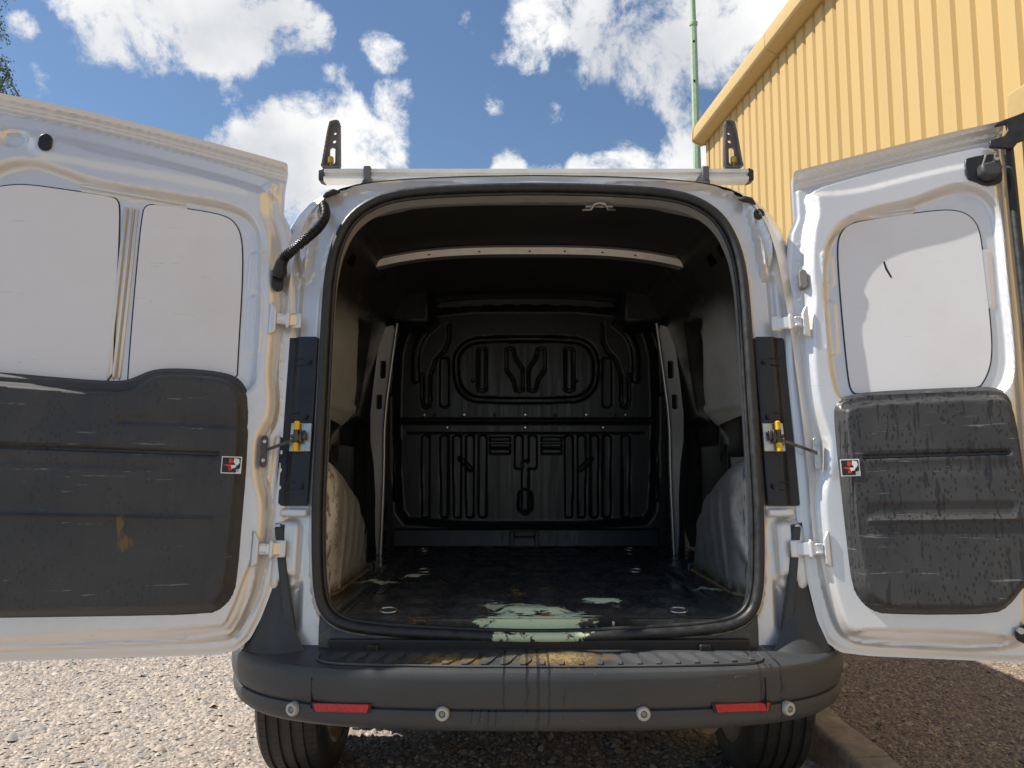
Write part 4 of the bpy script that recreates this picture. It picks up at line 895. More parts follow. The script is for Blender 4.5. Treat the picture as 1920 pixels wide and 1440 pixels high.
# smaller fittings of the doors
c = DL.px(87, 270); mb = MB(); q = pill(c[0], c[1], .034, .050); mb.prism(DL(q[:, 0], q[:, 1], np.full(len(q), -.004)), DL(q[:, 0], q[:, 1], np.full(len(q), .014))); mb.build('blanking_plug', M['black'], door_l, 35, .002)
c = DL.px(498, 299); mb = MB(); q = pill(c[0], c[1], .016, .009); mb.prism(DL(q[:, 0], q[:, 1], np.full(len(q), -.04)), DL(q[:, 0], q[:, 1], np.full(len(q), -.029))); mb.build('drain_plug', M['black'], door_l)
c = DR.px(1507, 521); mb = MB(); q = pill(c[0], c[1], .021, .056); mb.prism(DR(q[:, 0], q[:, 1], np.full(len(q), -.03)), DR(q[:, 0], q[:, 1], np.full(len(q), -.004))); mb.build('blanking_plug', simple('grey_plug', (.22, .21, .19), .5), door_r, 35, .004)
c = DR.px(1527, 314); mb = MB(); q = pill(c[0], c[1], .014, .007); mb.prism(DR(q[:, 0], q[:, 1], np.full(len(q), -.04)), DR(q[:, 0], q[:, 1], np.full(len(q), -.029))); mb.build('drain_plug', M['black'], door_r)
# inner handle in its black housing
hp = chaikin(DR.pxs([(1806,303),(1815,297),(1862,289),(1874,297),(1880,338),(1872,346),(1846,350),(1826,340),(1811,337)]), 1)
ho = plate('handle_housing', hp, DR, -.002, .008, M['black'], door_r, .003)
mb = MB(); P = [DR.px(1828, 318), DR.px(1866, 309), DR.px(1874, 325), DR.px(1866, 340), DR.px(1845, 345), DR.px(1830, 335)]; mb.prism([DR.pt(*p, .006) for p in P], [DR.pt(*(p * .88 + np.mean(P, 0) * .12), .040) for p in P]); mb.build('door_handle', M['plastic'], door_r, 35, .006)
mb = MB(); mb.tube([DR.pt(*DR.px(u, v), h) for u, v, h in ((1838,318,.012),(1841,300,.030),(1857,297,.030),(1860,311,.018))], .003, 8); mb.cyl(DR.pt(*DR.px(1857, 313), .02), DR.pt(*DR.px(1857, 313), .047), .006, 10); mb.build('handle_catch', M['steel'], door_r)
# torn rubber on the free edge of the smaller door
mb = MB(); mb.tube([DR.pt(*DR.px(u, v), h) for u, v, h in ((1893,262,-.012),(1900,330,-.012),(1909,420,-.012),(1920,520,-.012),(1929,600,-.012),(1951,900,-.012),(1960,1140,-.012))], .0125, 10); mb.build('edge_seal', M['rubber'], door_r, 60)
mb = MB(); mb.prism([DR.pt(*DR.px(u, v), .0) for u, v in ((1853,279),(1853,267),(1880,258),(1886,248),(1884,236),(1864,240),(1863,235),(1880,228),(1902,220),(1922,212),(1928,262),(1906,270),(1897,282))], [DR.pt(*DR.px(u, v), .012) for u, v in ((1853,279),(1853,267),(1880,258),(1886,248),(1884,236),(1864,240),(1863,235),(1880,228),(1902,220),(1922,212),(1928,262),(1906,270),(1897,282))]); mb.build('seal_end', M['rubber'], door_r, 35, .003)
mb = MB(); mb.prism([DR.pt(*DR.px(u, v), -.002) for u, v in ((1900,1185),(1925,1165),(1938,1190),(1930,1212),(1905,1200))], [DR.pt(*DR.px(u, v), .016) for u, v in ((1900,1185),(1925,1165),(1938,1190),(1930,1212),(1905,1200))]); mb.build('lock', M['black'], door_r, 35, .004)
mb = MB(); mb.cyl(DR.pt(*DR.px(1908, 1182), .01), DR.pt(*DR.px(1908, 1182), .021), .008, 12); mb.build('bolt', M['steel'], door_r)

# ================================================================== load bay
# bulkhead
BF = Frame((0, YB, 0), (1, 0, 0), (0, 0, 1), (0, -1, 0)); CM = 986.0
def bp(L): return BF.pxs(L)
def bmir(L): return BF.pxs([(2 * CM - u, v) for u, v in L])
bfe = [('p', chaikin(bp([(790,575),(1182,575),(1216,620),(1230,680),(1230,950),(1205,986),(767,986),(742,950),(742,680),(756,620)]), 1), -.045, .05)]
oval = chaikin(bp([(848,692),(850,660),(870,636),(905,628),(1070,628),(1104,636),(1122,660),(1126,692),(1120,728),(1095,750),(1060,754),(912,754),(878,750),(854,728)]), 2)
bfe += [('p', oval, -.022, .016), ('p', inset(oval, .026), .022, .014)]
for mir_ in (bp, bmir):
    bfe += [('l', np.concatenate([q := fillet(mir_([(895,650),(911,650),(911,731),(895,731)]), .018), q[:1]]), -.008, .006, .007)]
    bfe += [('l', np.concatenate([q := fillet(mir_([(949,650),(963,650),(966,668),(981,690),(981,731),(967,731),(963,710),(949,692)]), .016), q[:1]]), -.008, .006, .007)]
    bfe += [('l', chaikin(mir_([(840,606),(840,645),(806,682),(805,756),(797,763),(789,757),(789,700)]), 1, False), -.010, .006, .008)]
    bfe += [('p', fillet(mir_([(824,668),(840,668),(840,762),(823,762)]), .02), -.014, .012)]
    bfe += [('l', chaikin(mir_([(778,710),(777,660),(790,625),(815,605)]), 1, False), .012, .02, .014)]
    for u in (757,) : bfe += [('l', mir_([(u - 14, 825), (u - 13, 935)]), .020, .014, .012)]
    bfe += [('l', mir_([(738, 660), (733, 735)]), .018, .014, .012)]
    for u in (796, 832, 856, 880, 904): bfe += [('p', fillet(mir_([(u - 8, 815), (u + 8, 815), (u + 7, 972), (u - 7, 972)]), .02), -.016, .012)]
    bfe += [('p', fillet(mir_([(965, 815), (981, 815), (981, 880), (965, 880)]), .02), -.014, .012)]
    bfe += [('p', mir_([(919, 819), (956, 819), (956, 827), (919, 827)]), .012, .008), ('p', mir_([(919, 832), (956, 832), (956, 838), (919, 838)]), .012, .008), ('p', mir_([(919, 842), (956, 842), (956, 850), (919, 850)]), .014, .008)]
    bfe += [('l', mir_([(862, 860), (882, 880)]), .012, .008, .010)]
    for vv in (778, 885, 965, 1008): bfe += [('p', mir_([(705, vv - 12), (722, vv - 12), (722, vv + 12), (705, vv + 12)]), -.012, .008)]
bfe += [('l', bp([(750, 787), (1225, 787)]), .010, .004, .010), ('l', bp([(760, 811), (1212, 811)]), -.006, .003, .006), ('l', bp([(750, 793), (1225, 793)]), -.006, .004, .006)]
bfe += [('l', bp([(985, 870), (985, 960)]), -.012, .02, .014), ('p', fillet(bp([(973, 918), (997, 918), (999, 960), (971, 960)]), .03), .012, .016)]
bulk = pressed('bulkhead', np.array([(XC - .80, ZF - .02), (XC + .80, ZF - .02), (XC + .80, 1.3), (XC + .66, 1.89), (XC - .66, 1.89), (XC - .80, 1.3)]), bfe, BF, .006, M['black_liner'], van)
def bolt(u, v, r, h, mat, parent=bulk):
    c = BF.px(u, v); p = BF.pt(c[0], c[1], h); mb = MB(); mb.lathe([(.012, 0.0), (.012, r * .5), (.006, r * .8), (.0, r), (-.03, r)], p, (0, -1, 0), 10); mb.build('bolt', mat, parent, 40)
for u in (795, 870, 985, 1100, 1174): bolt(u, 777, .011, -.04, M['steel'])
for u in (813, 927, 1042, 1157): bolt(u, 777, .009, -.04, M['black'])
for u in (838, 985, 1132): bolt(u, 801, .011, -.04, M['steel'])
for u in (824, 833, 935, 1035, 1131, 1142): bolt(u, 556, .009, .03, M['steel'])
for v in (778, 885, 965, 1008):
    for u in (714, 1259): bolt(u, v, .011, -.005, M['steel'])
for u, v in ((886, 712), (1083, 712)): bolt(u, v, .010, -.03, M['black'])
for u in (708, 1262): bolt(u, 636, .012, .0, M['steel'])
# kick strip along the floor with its bracket, header rail along the roof
mb = MB(); z0 = BF.px(985, 1024)[1]; z1 = BF.px(985, 990)[1]
mb.prism([(XC - .66, YB - .005, z1), (XC - .66, YB - .035, z1 - .005), (XC - .66, YB - .06, z0 + .004), (XC - .66, YB - .005, z0)], [(XC + .66, YB - .005, z1), (XC + .66, YB - .035, z1 - .005), (XC + .66, YB - .06, z0 + .004), (XC + .66, YB - .005, z0)]); mb.build('kick_strip', M['black_liner'], bulk, 35, .004)
mb = MB(); a0 = BF.px(956, 994); a1 = BF.px(1010, 1022)
for (x0, x1, zz0, zz1) in ((a0[0], a0[0] + .022, a1[1], a0[1]), (a1[0] - .022, a1[0], a1[1], a0[1]), (a0[0] + .0221, a1[0] - .0221, a0[1] - .025, a0[1])): mb.box(((x0 + x1) / 2, YB - .062, (zz0 + zz1) / 2), (abs(x1 - x0), .02, abs(zz1 - zz0)))
mb.build('floor_bracket', M['black'], bulk, 30, .003)
for u in np.linspace(800, 1180, 9): bolt(u, 1029, .007, .066, M['steel'])
mb = MB(); xs = np.linspace(XC - .44, XC + .44, 60); zt_ = 1.852; V = []
for i, x in enumerate(xs):
    w = .006 * (math.sin(x * 62) > .3); zr = zt_ + .018 * (1 - ((x - XC) / .44) ** 2)
    V += [(x, YB - .04, zr), (x, YB - .055, zr - .005), (x, YB - .05, zr - .055 - w), (x, YB - .03, zr - .062 - w)]
mb.add(V, [(4 * i + k, 4 * i + k + 1, 4 * i + k + 5, 4 * i + k + 4) for i in range(59) for k in range(3)]); mb.build('header_rail', M['black_liner'], bulk, 50)
for sgn in (-1, 1):
    mb = MB(); mb.box((XC + sgn * .57, YB - .13, 1.77), (.22, .24, .20)); mb.build('overhead_box', M['black_liner'], van, 35, .03)

# load floor with pressed lozenges
FF = Frame((0, 0, ZF), (1, 0, 0), (0, 1, 0), (0, 0, 1))
fl_out = np.array([(XC - .60, 2.125), (XC + .60, 2.125), (XC + .80, 2.2), (XC + .80, 2.45), (XC + .66, 2.56), (XC + .645, 3.15), (XC + .80, 3.17), (XC + .80, YB), (XC - .80, YB), (XC - .80, 3.17), (XC - .645, 3.15), (XC - .66, 2.56), (XC - .80, 2.45), (XC - .80, 2.2)])
ffe = []
for r_ in range(11):
    y = 2.25 + r_ * .158; k = 0; x = XC - .47 + (.07 if r_ % 2 else 0)
    while x < XC + .44:
        wl = .19 if (k + r_) % 2 == 0 else .105
        if x + wl < XC + .50: ffe.append(('p', pill(x + wl / 2, y, wl, .104, 5), .014, .040))
        x += wl + .036; k += 1
for sgn in (-1, 1): ffe += [('l', np.array([(XC + sgn * .565, 2.2), (XC + sgn * .565, 3.9)]), .006, .02, .012), ('l', np.array([(XC + sgn * .525, 2.2), (XC + sgn * .525, 3.9)]), -.004, .006, .010)]
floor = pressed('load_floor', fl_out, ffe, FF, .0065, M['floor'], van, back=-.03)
# lashing rings lying in the floor
for (u, v) in ((728, 1146), (1272, 1146), (795, 1071), (1192, 1071), (795, 1032), (1180, 1031)):
    p = hit(u, v, (0, 0, ZF + .008), (0, 0, 1)); mb = MB(); a = np.linspace(0, 2 * math.pi, 25)[:-1]
    mb.tube([(p[0] + .024 * math.cos(q), p[1] + .018 * math.sin(q), ZF + .011 + .004 * math.sin(q)) for q in a], .003, 8, closed=True); mb.build('lashing_ring', M['steel'], floor, 50)
# sill: stepped black plate between floor edge and seal, with the striker slot
def sill():
    bz = -.02
    pr = [(2.20, ZF + .001), (2.135, ZF + .001), (2.122, ZF - .010), (2.118, ZF - .032), (2.104, ZF - .034), (2.098, ZF - .022), (2.086, ZF - .024), (2.080, ZF - .05), (2.080, ZF - .12)]
    xs = np.concatenate([np.linspace(-.58, -.5, 8), np.linspace(-.48, .48, 30), np.linspace(.5, .58, 8)]); V = []; n = len(pr)
    for x in xs:
        e = max(0, abs(x) - .5) / .125; lift = .12 * e ** 2.5
        for j, (y, z) in enumerate(pr): V.append((XC + x, y + .010 + lift * TR + (.002 * math.sin(x * 9) if 2 < j < 7 else 0), z + (lift * (j > 1))))
    Fc = [(i * n + k, i * n + k + 1, (i + 1) * n + k + 1, (i + 1) * n + k) for i in range(len(xs) - 1) for k in range(n - 1)]
    o = mesh_obj('sill_plate', V, Fc, M['sill'], van, 50)
    a = hit(1124, 1163, (0, 2.116, 0), (0, 1, 0)); b = hit(1184, 1186, (0, 2.116, 0), (0, 1, 0))
    mb = MB(); mb.box(((a[0] + b[0]) / 2, 2.123, (a[2] + b[2]) / 2), (b[0] - a[0], .012, a[2] - b[2])); mb.build('striker_slot', M['void'], o, 30, .002)
    mb = MB(); mb.box(((a[0] + b[0]) / 2 - .006, 2.115, (a[2] + b[2]) / 2), (.006, .012, a[2] - b[2] - .004)); mb.build('striker', M['steel'], o, 30, .001)
    a = hit(781, 1161, (0, 2.116, 0), (0, 1, 0)); mb = MB(); mb.box((a[0] + .012, 2.123, a[2] - .012), (.026, .012, .022)); mb.build('drain_slot', M['darksteel'], o, 30, .003)
sill()
# dark panel between the seal and the bumper step
mb = MB(); mb.box((XC, 2.078, .50), (1.10, .02, .09)); mb.box((XC - .43, 2.061, .505), (.03, .012, .06)); mb.box((XC + .43, 2.061, .505), (.03, .012, .06)); mb.build('sill_apron', M['black'], van, 30, .004)

# inner wheel arches
def arch(sgn, mat):
    prof = chaikin(np.array([(2.345, .585), (2.35, .80), (2.355, .96), (2.41, 1.03), (2.50, 1.04), (2.70, .995), (2.92, .905), (3.06, .78), (3.12, .65), (3.135, .585)]), 3, False)
    s = np.concatenate([[0], np.cumsum(np.linalg.norm(np.diff(prof, axis=0), axis=1))]); n = 90; t = np.linspace(0, s[-1], n); pp = np.stack([np.interp(t, s, prof[:, k]) for k in range(2)], 1)
    cen = np.array([2.55, .60]); ts = np.linspace(0, 1, 34); V = []
    for i in range(n):
        for q in ts:
            # q 0 at the side wall, 0.45 at the shoulder, 1 at the middle of the inner face
            ang = min(1, q / .5) * math.pi / 2; r = .10
            if q <= .5:
                off = .82 - (.82 - .632 - r) * (q / .25 if q < .25 else 1) if q < .25 else .632 + r - r * math.sin((q - .25) / .25 * math.pi / 2)
                ins = 0 if q < .25 else r * (1 - math.cos((q - .25) / .25 * math.pi / 2))
            else: off = .632; ins = r + (q - .5) / .5
            d = cen - pp[i]; L = np.linalg.norm(d); k = min(ins, L) if q <= .5 else r + (L - r) * (q - .5) / .5
            k = min(k, L); p = pp[i] + d / L * k
            p[1] = max(p[1], .585)
            sl = max(0.0, min(1.0, (2.53 - p[0]) / .16)); off = min(.82, off + .17 * sl ** 1.7)
            rel = 0
            for yr in (2.46, 2.58, 2.70, 2.82, 2.93): rel += .010 * math.exp(-((p[0] - yr - .05 * math.sin(p[1] * 9)) / .011) ** 2) * (1 if .60 < p[1] < .90 else 0)
            V.append((XC + sgn * (off - rel), p[0], p[1]))
    m = len(ts); Fc = [(i * m + k, i * m + k + 1, (i + 1) * m + k + 1, (i + 1) * m + k) for i in range(n - 1) for k in range(m - 1)]
    o = mesh_obj('wheel_arch', V, Fc, mat, van, 60)
    mb = MB(); mb.tube([(XC + sgn * (.630 + .17 * max(0, min(1, (2.53 - y) / .16)) ** 1.7), y, ZF + .004) for y in np.linspace(2.37, 3.13, 24)], .0065, 8); mb.build('sealant_bead', M['bead'], o, 60)
arch(-1, M['arch_worn_lit']); arch(1, M['arch'])

# inner side walls: upper panels, pillars, dark openings
def wx(z): return np.interp(z, [.5, 1.0, 1.2, 1.4, 1.55, 1.7, 1.80, 1.86, 1.9], [.80, .80, .775, .735, .70, .65, .60, .54, .50])
class SideFrame:
    def __init__(s, sgn): s.s = sgn
    def __call__(s, a, b, h):
        a = np.asarray(a, float); b = np.asarray(b, float); h = np.asarray(h, float)
        return np.stack([XC + s.s * (wx(b) - h), a, b], -1)
def side(sgn):
    y0 = lambda z: ry(z) + .05
    out = np.array([(y0(ZF), ZF), (YB, ZF), (YB, 1.89), (y0(1.87), 1.89), (y0(1.4), 1.4), (y0(1.0), 1.0)])
    def T(L):
        out_ = []
        for u, v in L:
            d = ray(u, v); lo, hi = 2.0, 5.0
            for _ in range(40):
                m_ = (lo + hi) / 2; p = EYE + d * m_ / d[1]
                if p[0] - XC > wx(p[2]): hi = m_
                else: lo = m_
            out_.append((p[1], p[2]))
        return np.array(out_)
    fe = [('p', fillet(T([(1283,610),(1298,600),(1340,588),(1346,640),(1358,758),(1330,785),(1310,790),(1296,700)]), .06), -.055, .028),
          ('p', fillet(T([(1300,628),(1338,610),(1354,752),(1318,772)]), .04), .008, .02),
          ('p', fillet(T([(1284,800),(1330,780),(1330,1010),(1284,1035)]), .05), -.05, .05),
          ('l', T([(1360,800),(1358,860)]), .02, .02, .03), ('l', T([(1316,800),(1364,768),(1412,752)]), .012, .012, .02),
          ('l', T([(1262,520),(1330,560)]), .010, .01, .02),
          ('l', T([(1243,500),(1300,440),(1330,420)]), .012, .01, .02)]
    holes = [fillet(T([(1324,484),(1333,473),(1346,492),(1333,503)]), .01), fillet(T([(1343,464),(1351,457),(1365,474),(1354,486)]), .01),
             fillet(T([(1334,788),(1354,785),(1353,834),(1336,836)]), .015), fillet(T([(1367,800),(1412,775),(1412,857),(1368,857)]), .012)]
    o = pressed('side_wall', out, fe, SideFrame(sgn), .0075, M['sprayed'], van, holes=holes, hfun=lambda P: .08 * np.clip((P[:, 0] - 2.60) / .40, 0, 1) * (1 - sst(P[:, 0], 3.02, 3.09)) * sst(P[:, 1], 1.08, 1.20) * (1 - sst(P[:, 1], 1.50, 1.74)))
    # black lining that fills the sliding door recess
    mb = MB(); mb.box((XC + sgn * .79, 3.30, .85), (.016, .42, .46)); mb.build('side_lining', M['black_liner'], van, 35, .03)
    # door pillar: folded strip with two square openings
    SF = SideFrame(sgn); fr = Frame((XC, 3.62, 0), (sgn, 0, 0), (0, 0, 1), (0, -1, 0))
    ol = chaikin(np.array([(.675, ZF), (.700, ZF), (.705, .95), (.74, 1.16), (.715, 1.45), (.69, 1.64), (.615, 1.66), (.640, 1.45), (.668, 1.2), (.665, .95)]), 1)
    hl = [rrect(.664, 1.40, .692, 1.485, .008), rrect(.680, 1.255, .708, 1.325, .008)]
    pressed('door_pillar', ol, [('l', ol[:1].repeat(2, 0), .0, .01, .01)], fr, .006, M['inner_paint'], van, back=-.04, holes=hl)
    mb = MB(); e = [(.612, 1.66), (.637, 1.45), (.665, 1.2), (.662, .95), (.672, ZF)]; mb.tube(chaikin(np.array([(XC + sgn * x, 3.60, z) for x, z in e]), 2, False), .008, 8); mb.build('pillar_edge_seal', M['inner_paint'], van, 60)
    return o
side(-1); side(1)
M['roofin'] = simple('dark_roof_lining', (0.034, 0.034, 0.033), 0.45, nscale=5, nvar=0.35)
# D-pillar liners: the wide inward-facing posts beside the opening
for sgn in (-1, 1):
    zs = np.linspace(.62, 1.80, 40); V = []
    for z in zs:
        w0 = np.interp(z, [.6, 1.2, 1.6, 1.75, 1.80], [.618, .622, .605, .57, .545]); w1 = wx(z) - .004
        y_0 = ry(z) + .055
        for q in np.linspace(0, 1, 9):
            V.append((XC + sgn * (w0 + (w1 - w0) * (1 - (1 - q) ** 1.6)), y_0 + .10 * q ** 1.1, z))
    Fc = [(i * 9 + k, i * 9 + k + 1, (i + 1) * 9 + k + 1, (i + 1) * 9 + k) for i in range(39) for k in range(8)]
    mesh_obj('rear_pillar', V, Fc, M['roofin'] , van, 60)

# roof lining, cross beams, rear header with striker loop
def roof_z(x): return 1.862 - .05 * (abs(x) / .6) ** 3
def roof_sheet(name, ya, yb, dz, mat, half=.60, ny=20, feat=None):
    xs = np.linspace(-half, half, 41); ys = np.linspace(ya, yb, ny); V = [(XC + x, y, roof_z(x) + dz + (feat(x, y) if feat else 0)) for y in ys for x in xs]; m = len(xs)
    return mesh_obj(name, V, [(j * m + i, j * m + i + 1, (j + 1) * m + i + 1, (j + 1) * m + i) for j in range(ny - 1) for i in range(m - 1)], mat, van, 50)
roof_sheet('roof_lining', ry(1.86) + .03, YB, 0.0, M['roofin'], .66)
def beam(name, y0_, y1_, drop, mat):
    xs = np.linspace(-.63, .63, 41); pr = [(y0_ - .03, .0), (y0_ - .012, -.004), (y0_, -drop), (y1_, -drop * .9), (y1_ + .012, -.004), (y1_ + .03, 0)]
    V = [(XC + x, y, roof_z(x) + d - .003) for x in xs for (y, d) in pr]; n = len(pr)
    o = mesh_obj(name, V, [(i * n + k, i * n + k + 1, (i + 1) * n + k + 1, (i + 1) * n + k) for i in range(40) for k in range(n - 1)], mat, van, 50)
    for x in (-.4, -.2, 0, .14, .29, .42):
        mb = MB(); mb.cyl((XC + x, y0_ - .0065, roof_z(x) - drop * .62), (XC + x, y0_ - .002, roof_z(x) - drop * .62), .006, 10); mb.build('beam_hole', M['void'], o)
    return o
beam('roof_beam', 3.01, 3.07, .028, M['inner_paint']); beam('roof_beam', 3.86, 3.92, .02, M['roofin'])
def header():
    xs = np.linspace(-.56, .56, 113); V = []; pr = [(0.0, .012), (.012, -.010), (.030, -.030), (.06, -.034), (.13, -.02), (.17, .0)]
    for x in xs:
        k = np.interp(abs(x), [0, .36, .44, .56], [1, 1, .55, .3]); tab = .012 if (abs(x - .075) < .03 or abs(x + .01) < .022) else 0
        for j, (d, z) in enumerate(pr): V.append((XC + x, ry(1.84) + .052 + d * (1 + .4 * (1 - k)), roof_z(x) - .004 + (z * k if z < 0 else 0) - (tab if j in (1, 2) else 0)))
    n = len(pr); o = mesh_obj('rear_header', V, [(i * n + k, i * n + k + 1, (i + 1) * n + k + 1, (i + 1) * n + k) for i in range(len(xs) - 1) for k in range(n - 1)], M['paint'], van, 50)
    p = hit(1124, 388, (0, ry(1.82) + .06, 0), (0, 1, 0)); mb = MB()
    mb.tube([p + (-.05, .02, -.004), p + (-.024, 0, -.008), p + (-.016, -.014, .004), p + (0, -.018, .007), p + (.016, -.014, .004), p + (.024, 0, -.008), p + (.05, .02, -.004)], .0045, 8)
    mb.box(p + (0, .015, .002), (.085, .03, .006)); mb.build('latch_striker', M['steel'], o, 40, .001)
    for x in (-.30, -.26, .20, .25):
        mb = MB(); q = np.array([XC + x, ry(1.84) + .10, roof_z(x) - .042]); mb.lathe([(0, 0.001), (.002, .012), (.006, .0125)], q, (0, -.3, 1), 14); mb.build('header_hole', M['void'], o)
header()

# ================================================================== bumper
def smooth_path(P, n):
    Q = chaikin(np.array(P, float), 4, False); s = np.concatenate([[0], np.cumsum(np.linalg.norm(np.diff(Q, axis=0), axis=1))]); t = np.linspace(0, s[-1], n); return np.stack([np.interp(t, s, Q[:, k]) for k in range(2)], 1)
plan = [(0, 1.888), (.2, 1.89), (.42, 1.905), (.56, 1.935), (.68, 1.985), (.775, 2.07), (.842, 2.19), (.877, 2.32), (.892, 2.42)]
PL = smooth_path(plan, 60); PLf = np.concatenate([(PL * (-1, 1))[1:][::-1], PL])
Tn = np.gradient(PLf, axis=0); Tn /= np.linalg.norm(Tn, axis=1)[:, None]; NO = np.stack([Tn[:, 1], -Tn[:, 0]], 1)    # outward
def bumper_mesh():
    pr = [(-.205, .515), (-.19, .522), (-.10, .517), (-.02, .511), (-.007, .507), (-.001, .498), (0, .488), (.002, .47), (.001, .45), (-.003, .436), (-.006, .430), (-.014, .4275), (-.014, .424), (-.007, .421), (-.004, .412), (-.006, .395), (-.012, .382), (-.024, .372), (-.045, .368), (-.12, .366), (-.14, .40)]
    V = []; m = len(pr); N_ = len(PLf)
    for i in range(N_):
        side_ = max(0, abs(PLf[i, 0]) - .60)
        for j, (o, z) in enumerate(pr):
            oo = o if abs(PLf[i, 0]) < .6 else (max(o, -.05) if j > 3 else o * max(.3, 1 - side_ * 3))
            q = PLf[i] + NO[i] * oo; V.append((XC + q[0], q[1], z + (.004 * (1 - (PLf[i, 0] / .86) ** 2) if 8 < j < 20 else 0) * -1))
    Fc = [(i * m + k, i * m + k + 1, (i + 1) * m + k + 1, (i + 1) * m + k) for i in range(N_ - 1) for k in range(m - 1)]
    return mesh_obj('rear_bumper', V, Fc, M['bumper'], van, 32)
bum = bumper_mesh()
# upright corner pieces: swept surfaces rising from the step to the body side
C0 = smooth_path([(.600, 2.062), (.660, 2.032), (.735, 2.055), (.80, 2.125), (.845, 2.21), (.875, 2.32), (.888, 2.42)], 40)
C1 = smooth_path([(.690, 2.118), (.715, 2.122), (.76, 2.145), (.81, 2.20), (.845, 2.27), (.870, 2.36), (.880, 2.42)], 40)
for sgn in (-1, 1):
    rows = []
    for k in np.linspace(0, 1, 28):
        e = 1 - (1 - k) ** 3.0
        rows.append([(XC + sgn * (C0[i, 0] * (1 - e) + C1[i, 0] * e), C0[i, 1] * (1 - e) + C1[i, 1] * e + .02 * k, .508 + (.865 - .508 - .03 * (1 - i / 39) ** 2) * k) for i in range(40)])
    m = len(rows[0]); V = [p for r in rows for p in r]
    mesh_obj('bumper_corner', V, [(a * m + b, a * m + b + 1, (a + 1) * m + b + 1, (a + 1) * m + b) for a in range(len(rows) - 1) for b in range(m - 1)], M['plastic'], van, 60)
    # dark ribbed guard between corner and jamb
    mb = MB(); P = [(.640, .560, 0), (.672, .560, 0), (.712, .80, 0), (.718, .835, 0), (.694, .835, 0), (.676, .72, 0)]
    A = [RF.pt(sgn * x, z - ZS, -.03) for x, z, h in P]; B = [RF.pt(sgn * x, z - ZS, -.010) for x, z, h in P]; mb.prism(A, B); mb.build('corner_guard', M['plastic'], van, 35, .006)
# tread blocks on the step
def path_at(x):
    i = int(np.argmin(np.abs(PLf[:, 0] - x))); return PLf[i]
for x in np.concatenate([np.arange(-.52, .53, .0475)]):
    mb = MB(); y0_ = path_at(x)[1]; yb_ = 2.055; lean = .022 if x > 0 else -.022; w = .021
    P = [(x - w / 2, y0_ + .045), (x + w / 2, y0_ + .045), (x + w / 2 + .010 - lean * .0 - lean, yb_ - .02), (x - w / 2 - .010 - lean, yb_ - .02)]
    P = chaikin(np.array(P), 1); zt0 = .5125
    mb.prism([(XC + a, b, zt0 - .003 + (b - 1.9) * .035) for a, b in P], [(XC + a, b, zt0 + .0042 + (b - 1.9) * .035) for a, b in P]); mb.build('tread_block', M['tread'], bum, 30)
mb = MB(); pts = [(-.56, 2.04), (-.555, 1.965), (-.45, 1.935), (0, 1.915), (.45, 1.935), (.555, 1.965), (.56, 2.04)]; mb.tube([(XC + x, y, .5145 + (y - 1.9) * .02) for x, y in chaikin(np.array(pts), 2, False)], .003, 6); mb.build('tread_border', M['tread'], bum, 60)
def on_bumper(u, v):
    """the point of the bumper face seen at this place, its plan index and outward normal"""
    best = None
    for i in range(len(PLf)):
        d = ray(u, v); t = PLf[i, 1] / d[1]; p = EYE + d * t; e = abs(p[0] - XC - PLf[i, 0])
        if best is None or e < best[0]: best = (e, p, i)
    e, p, i = best; return p, np.array([NO[i, 0], NO[i, 1], 0.0]), np.array([Tn[i, 0], Tn[i, 1], 0.0])
for (u, v) in ((547, 1330), (829, 1339), (1207, 1339), (1480, 1329)):
    p, no, tn = on_bumper(u, v); p = p + no * -.004; mb = MB(); mb.lathe([(.004, .0075), (.0085, .0085), (.0085, .014), (.005, .0165), (-.01, .0165)], p, no, 28); o = mb.build('parking_sensor', M['sensor_ring'], bum, 50)
    mb = MB(); mb.lathe([(.006, .0001), (.006, .0055), (.0035, .0075), (-.004, .0078)], p, no, 20); mb.build('sensor_face', M['sensor'], bum, 50)
for sgn, px in ((-1, [(587, 1318), (692, 1321), (688, 1337), (592, 1334)]), (1, [(1340, 1320), (1443, 1317), (1440, 1333), (1345, 1336)])):
    Q = [on_bumper(u, v) for u, v in px]; mb = MB(); mb.prism([p - no * .012 for p, no, _ in Q], [p + no * .003 for p, no, _ in Q]); mb.build('reflector', M['red'], bum, 30, .0025)
    cen = np.mean([p for p, _, _ in Q], 0); mb = MB(); mb.prism([p + (p - cen) / np.linalg.norm(p - cen) * .008 - no * .014 for p, no, _ in Q], [p + (p - cen) / np.linalg.norm(p - cen) * .007 - no * .0015 for p, no, _ in Q]); mb.build('reflector_surround', M['black'], bum, 30)
p, no, tn = on_bumper(1391, 1282); mb = MB(); q = rrect(-.019, -.019, .019, .019, .005); mb.prism([p - no * .01 + tn * a + np.array([0, 0, b]) for a, b in q], [p + no * .0015 + tn * a + np.array([0, 0, b]) for a, b in q]); mb.build('tow_eye_cover', M['bumper'], bum, 30, .0012)
for sgn in (-1, 1):
    p, no, tn = on_bumper(1010 + sgn * 425, 1300); 
    mb = MB(); mb.box(p + np.array([0, 0, .002]), (.0018, .008, .072), [tn, no, (0, 0, 1)]); mb.build('bumper_joint', M['void'], bum, 30)

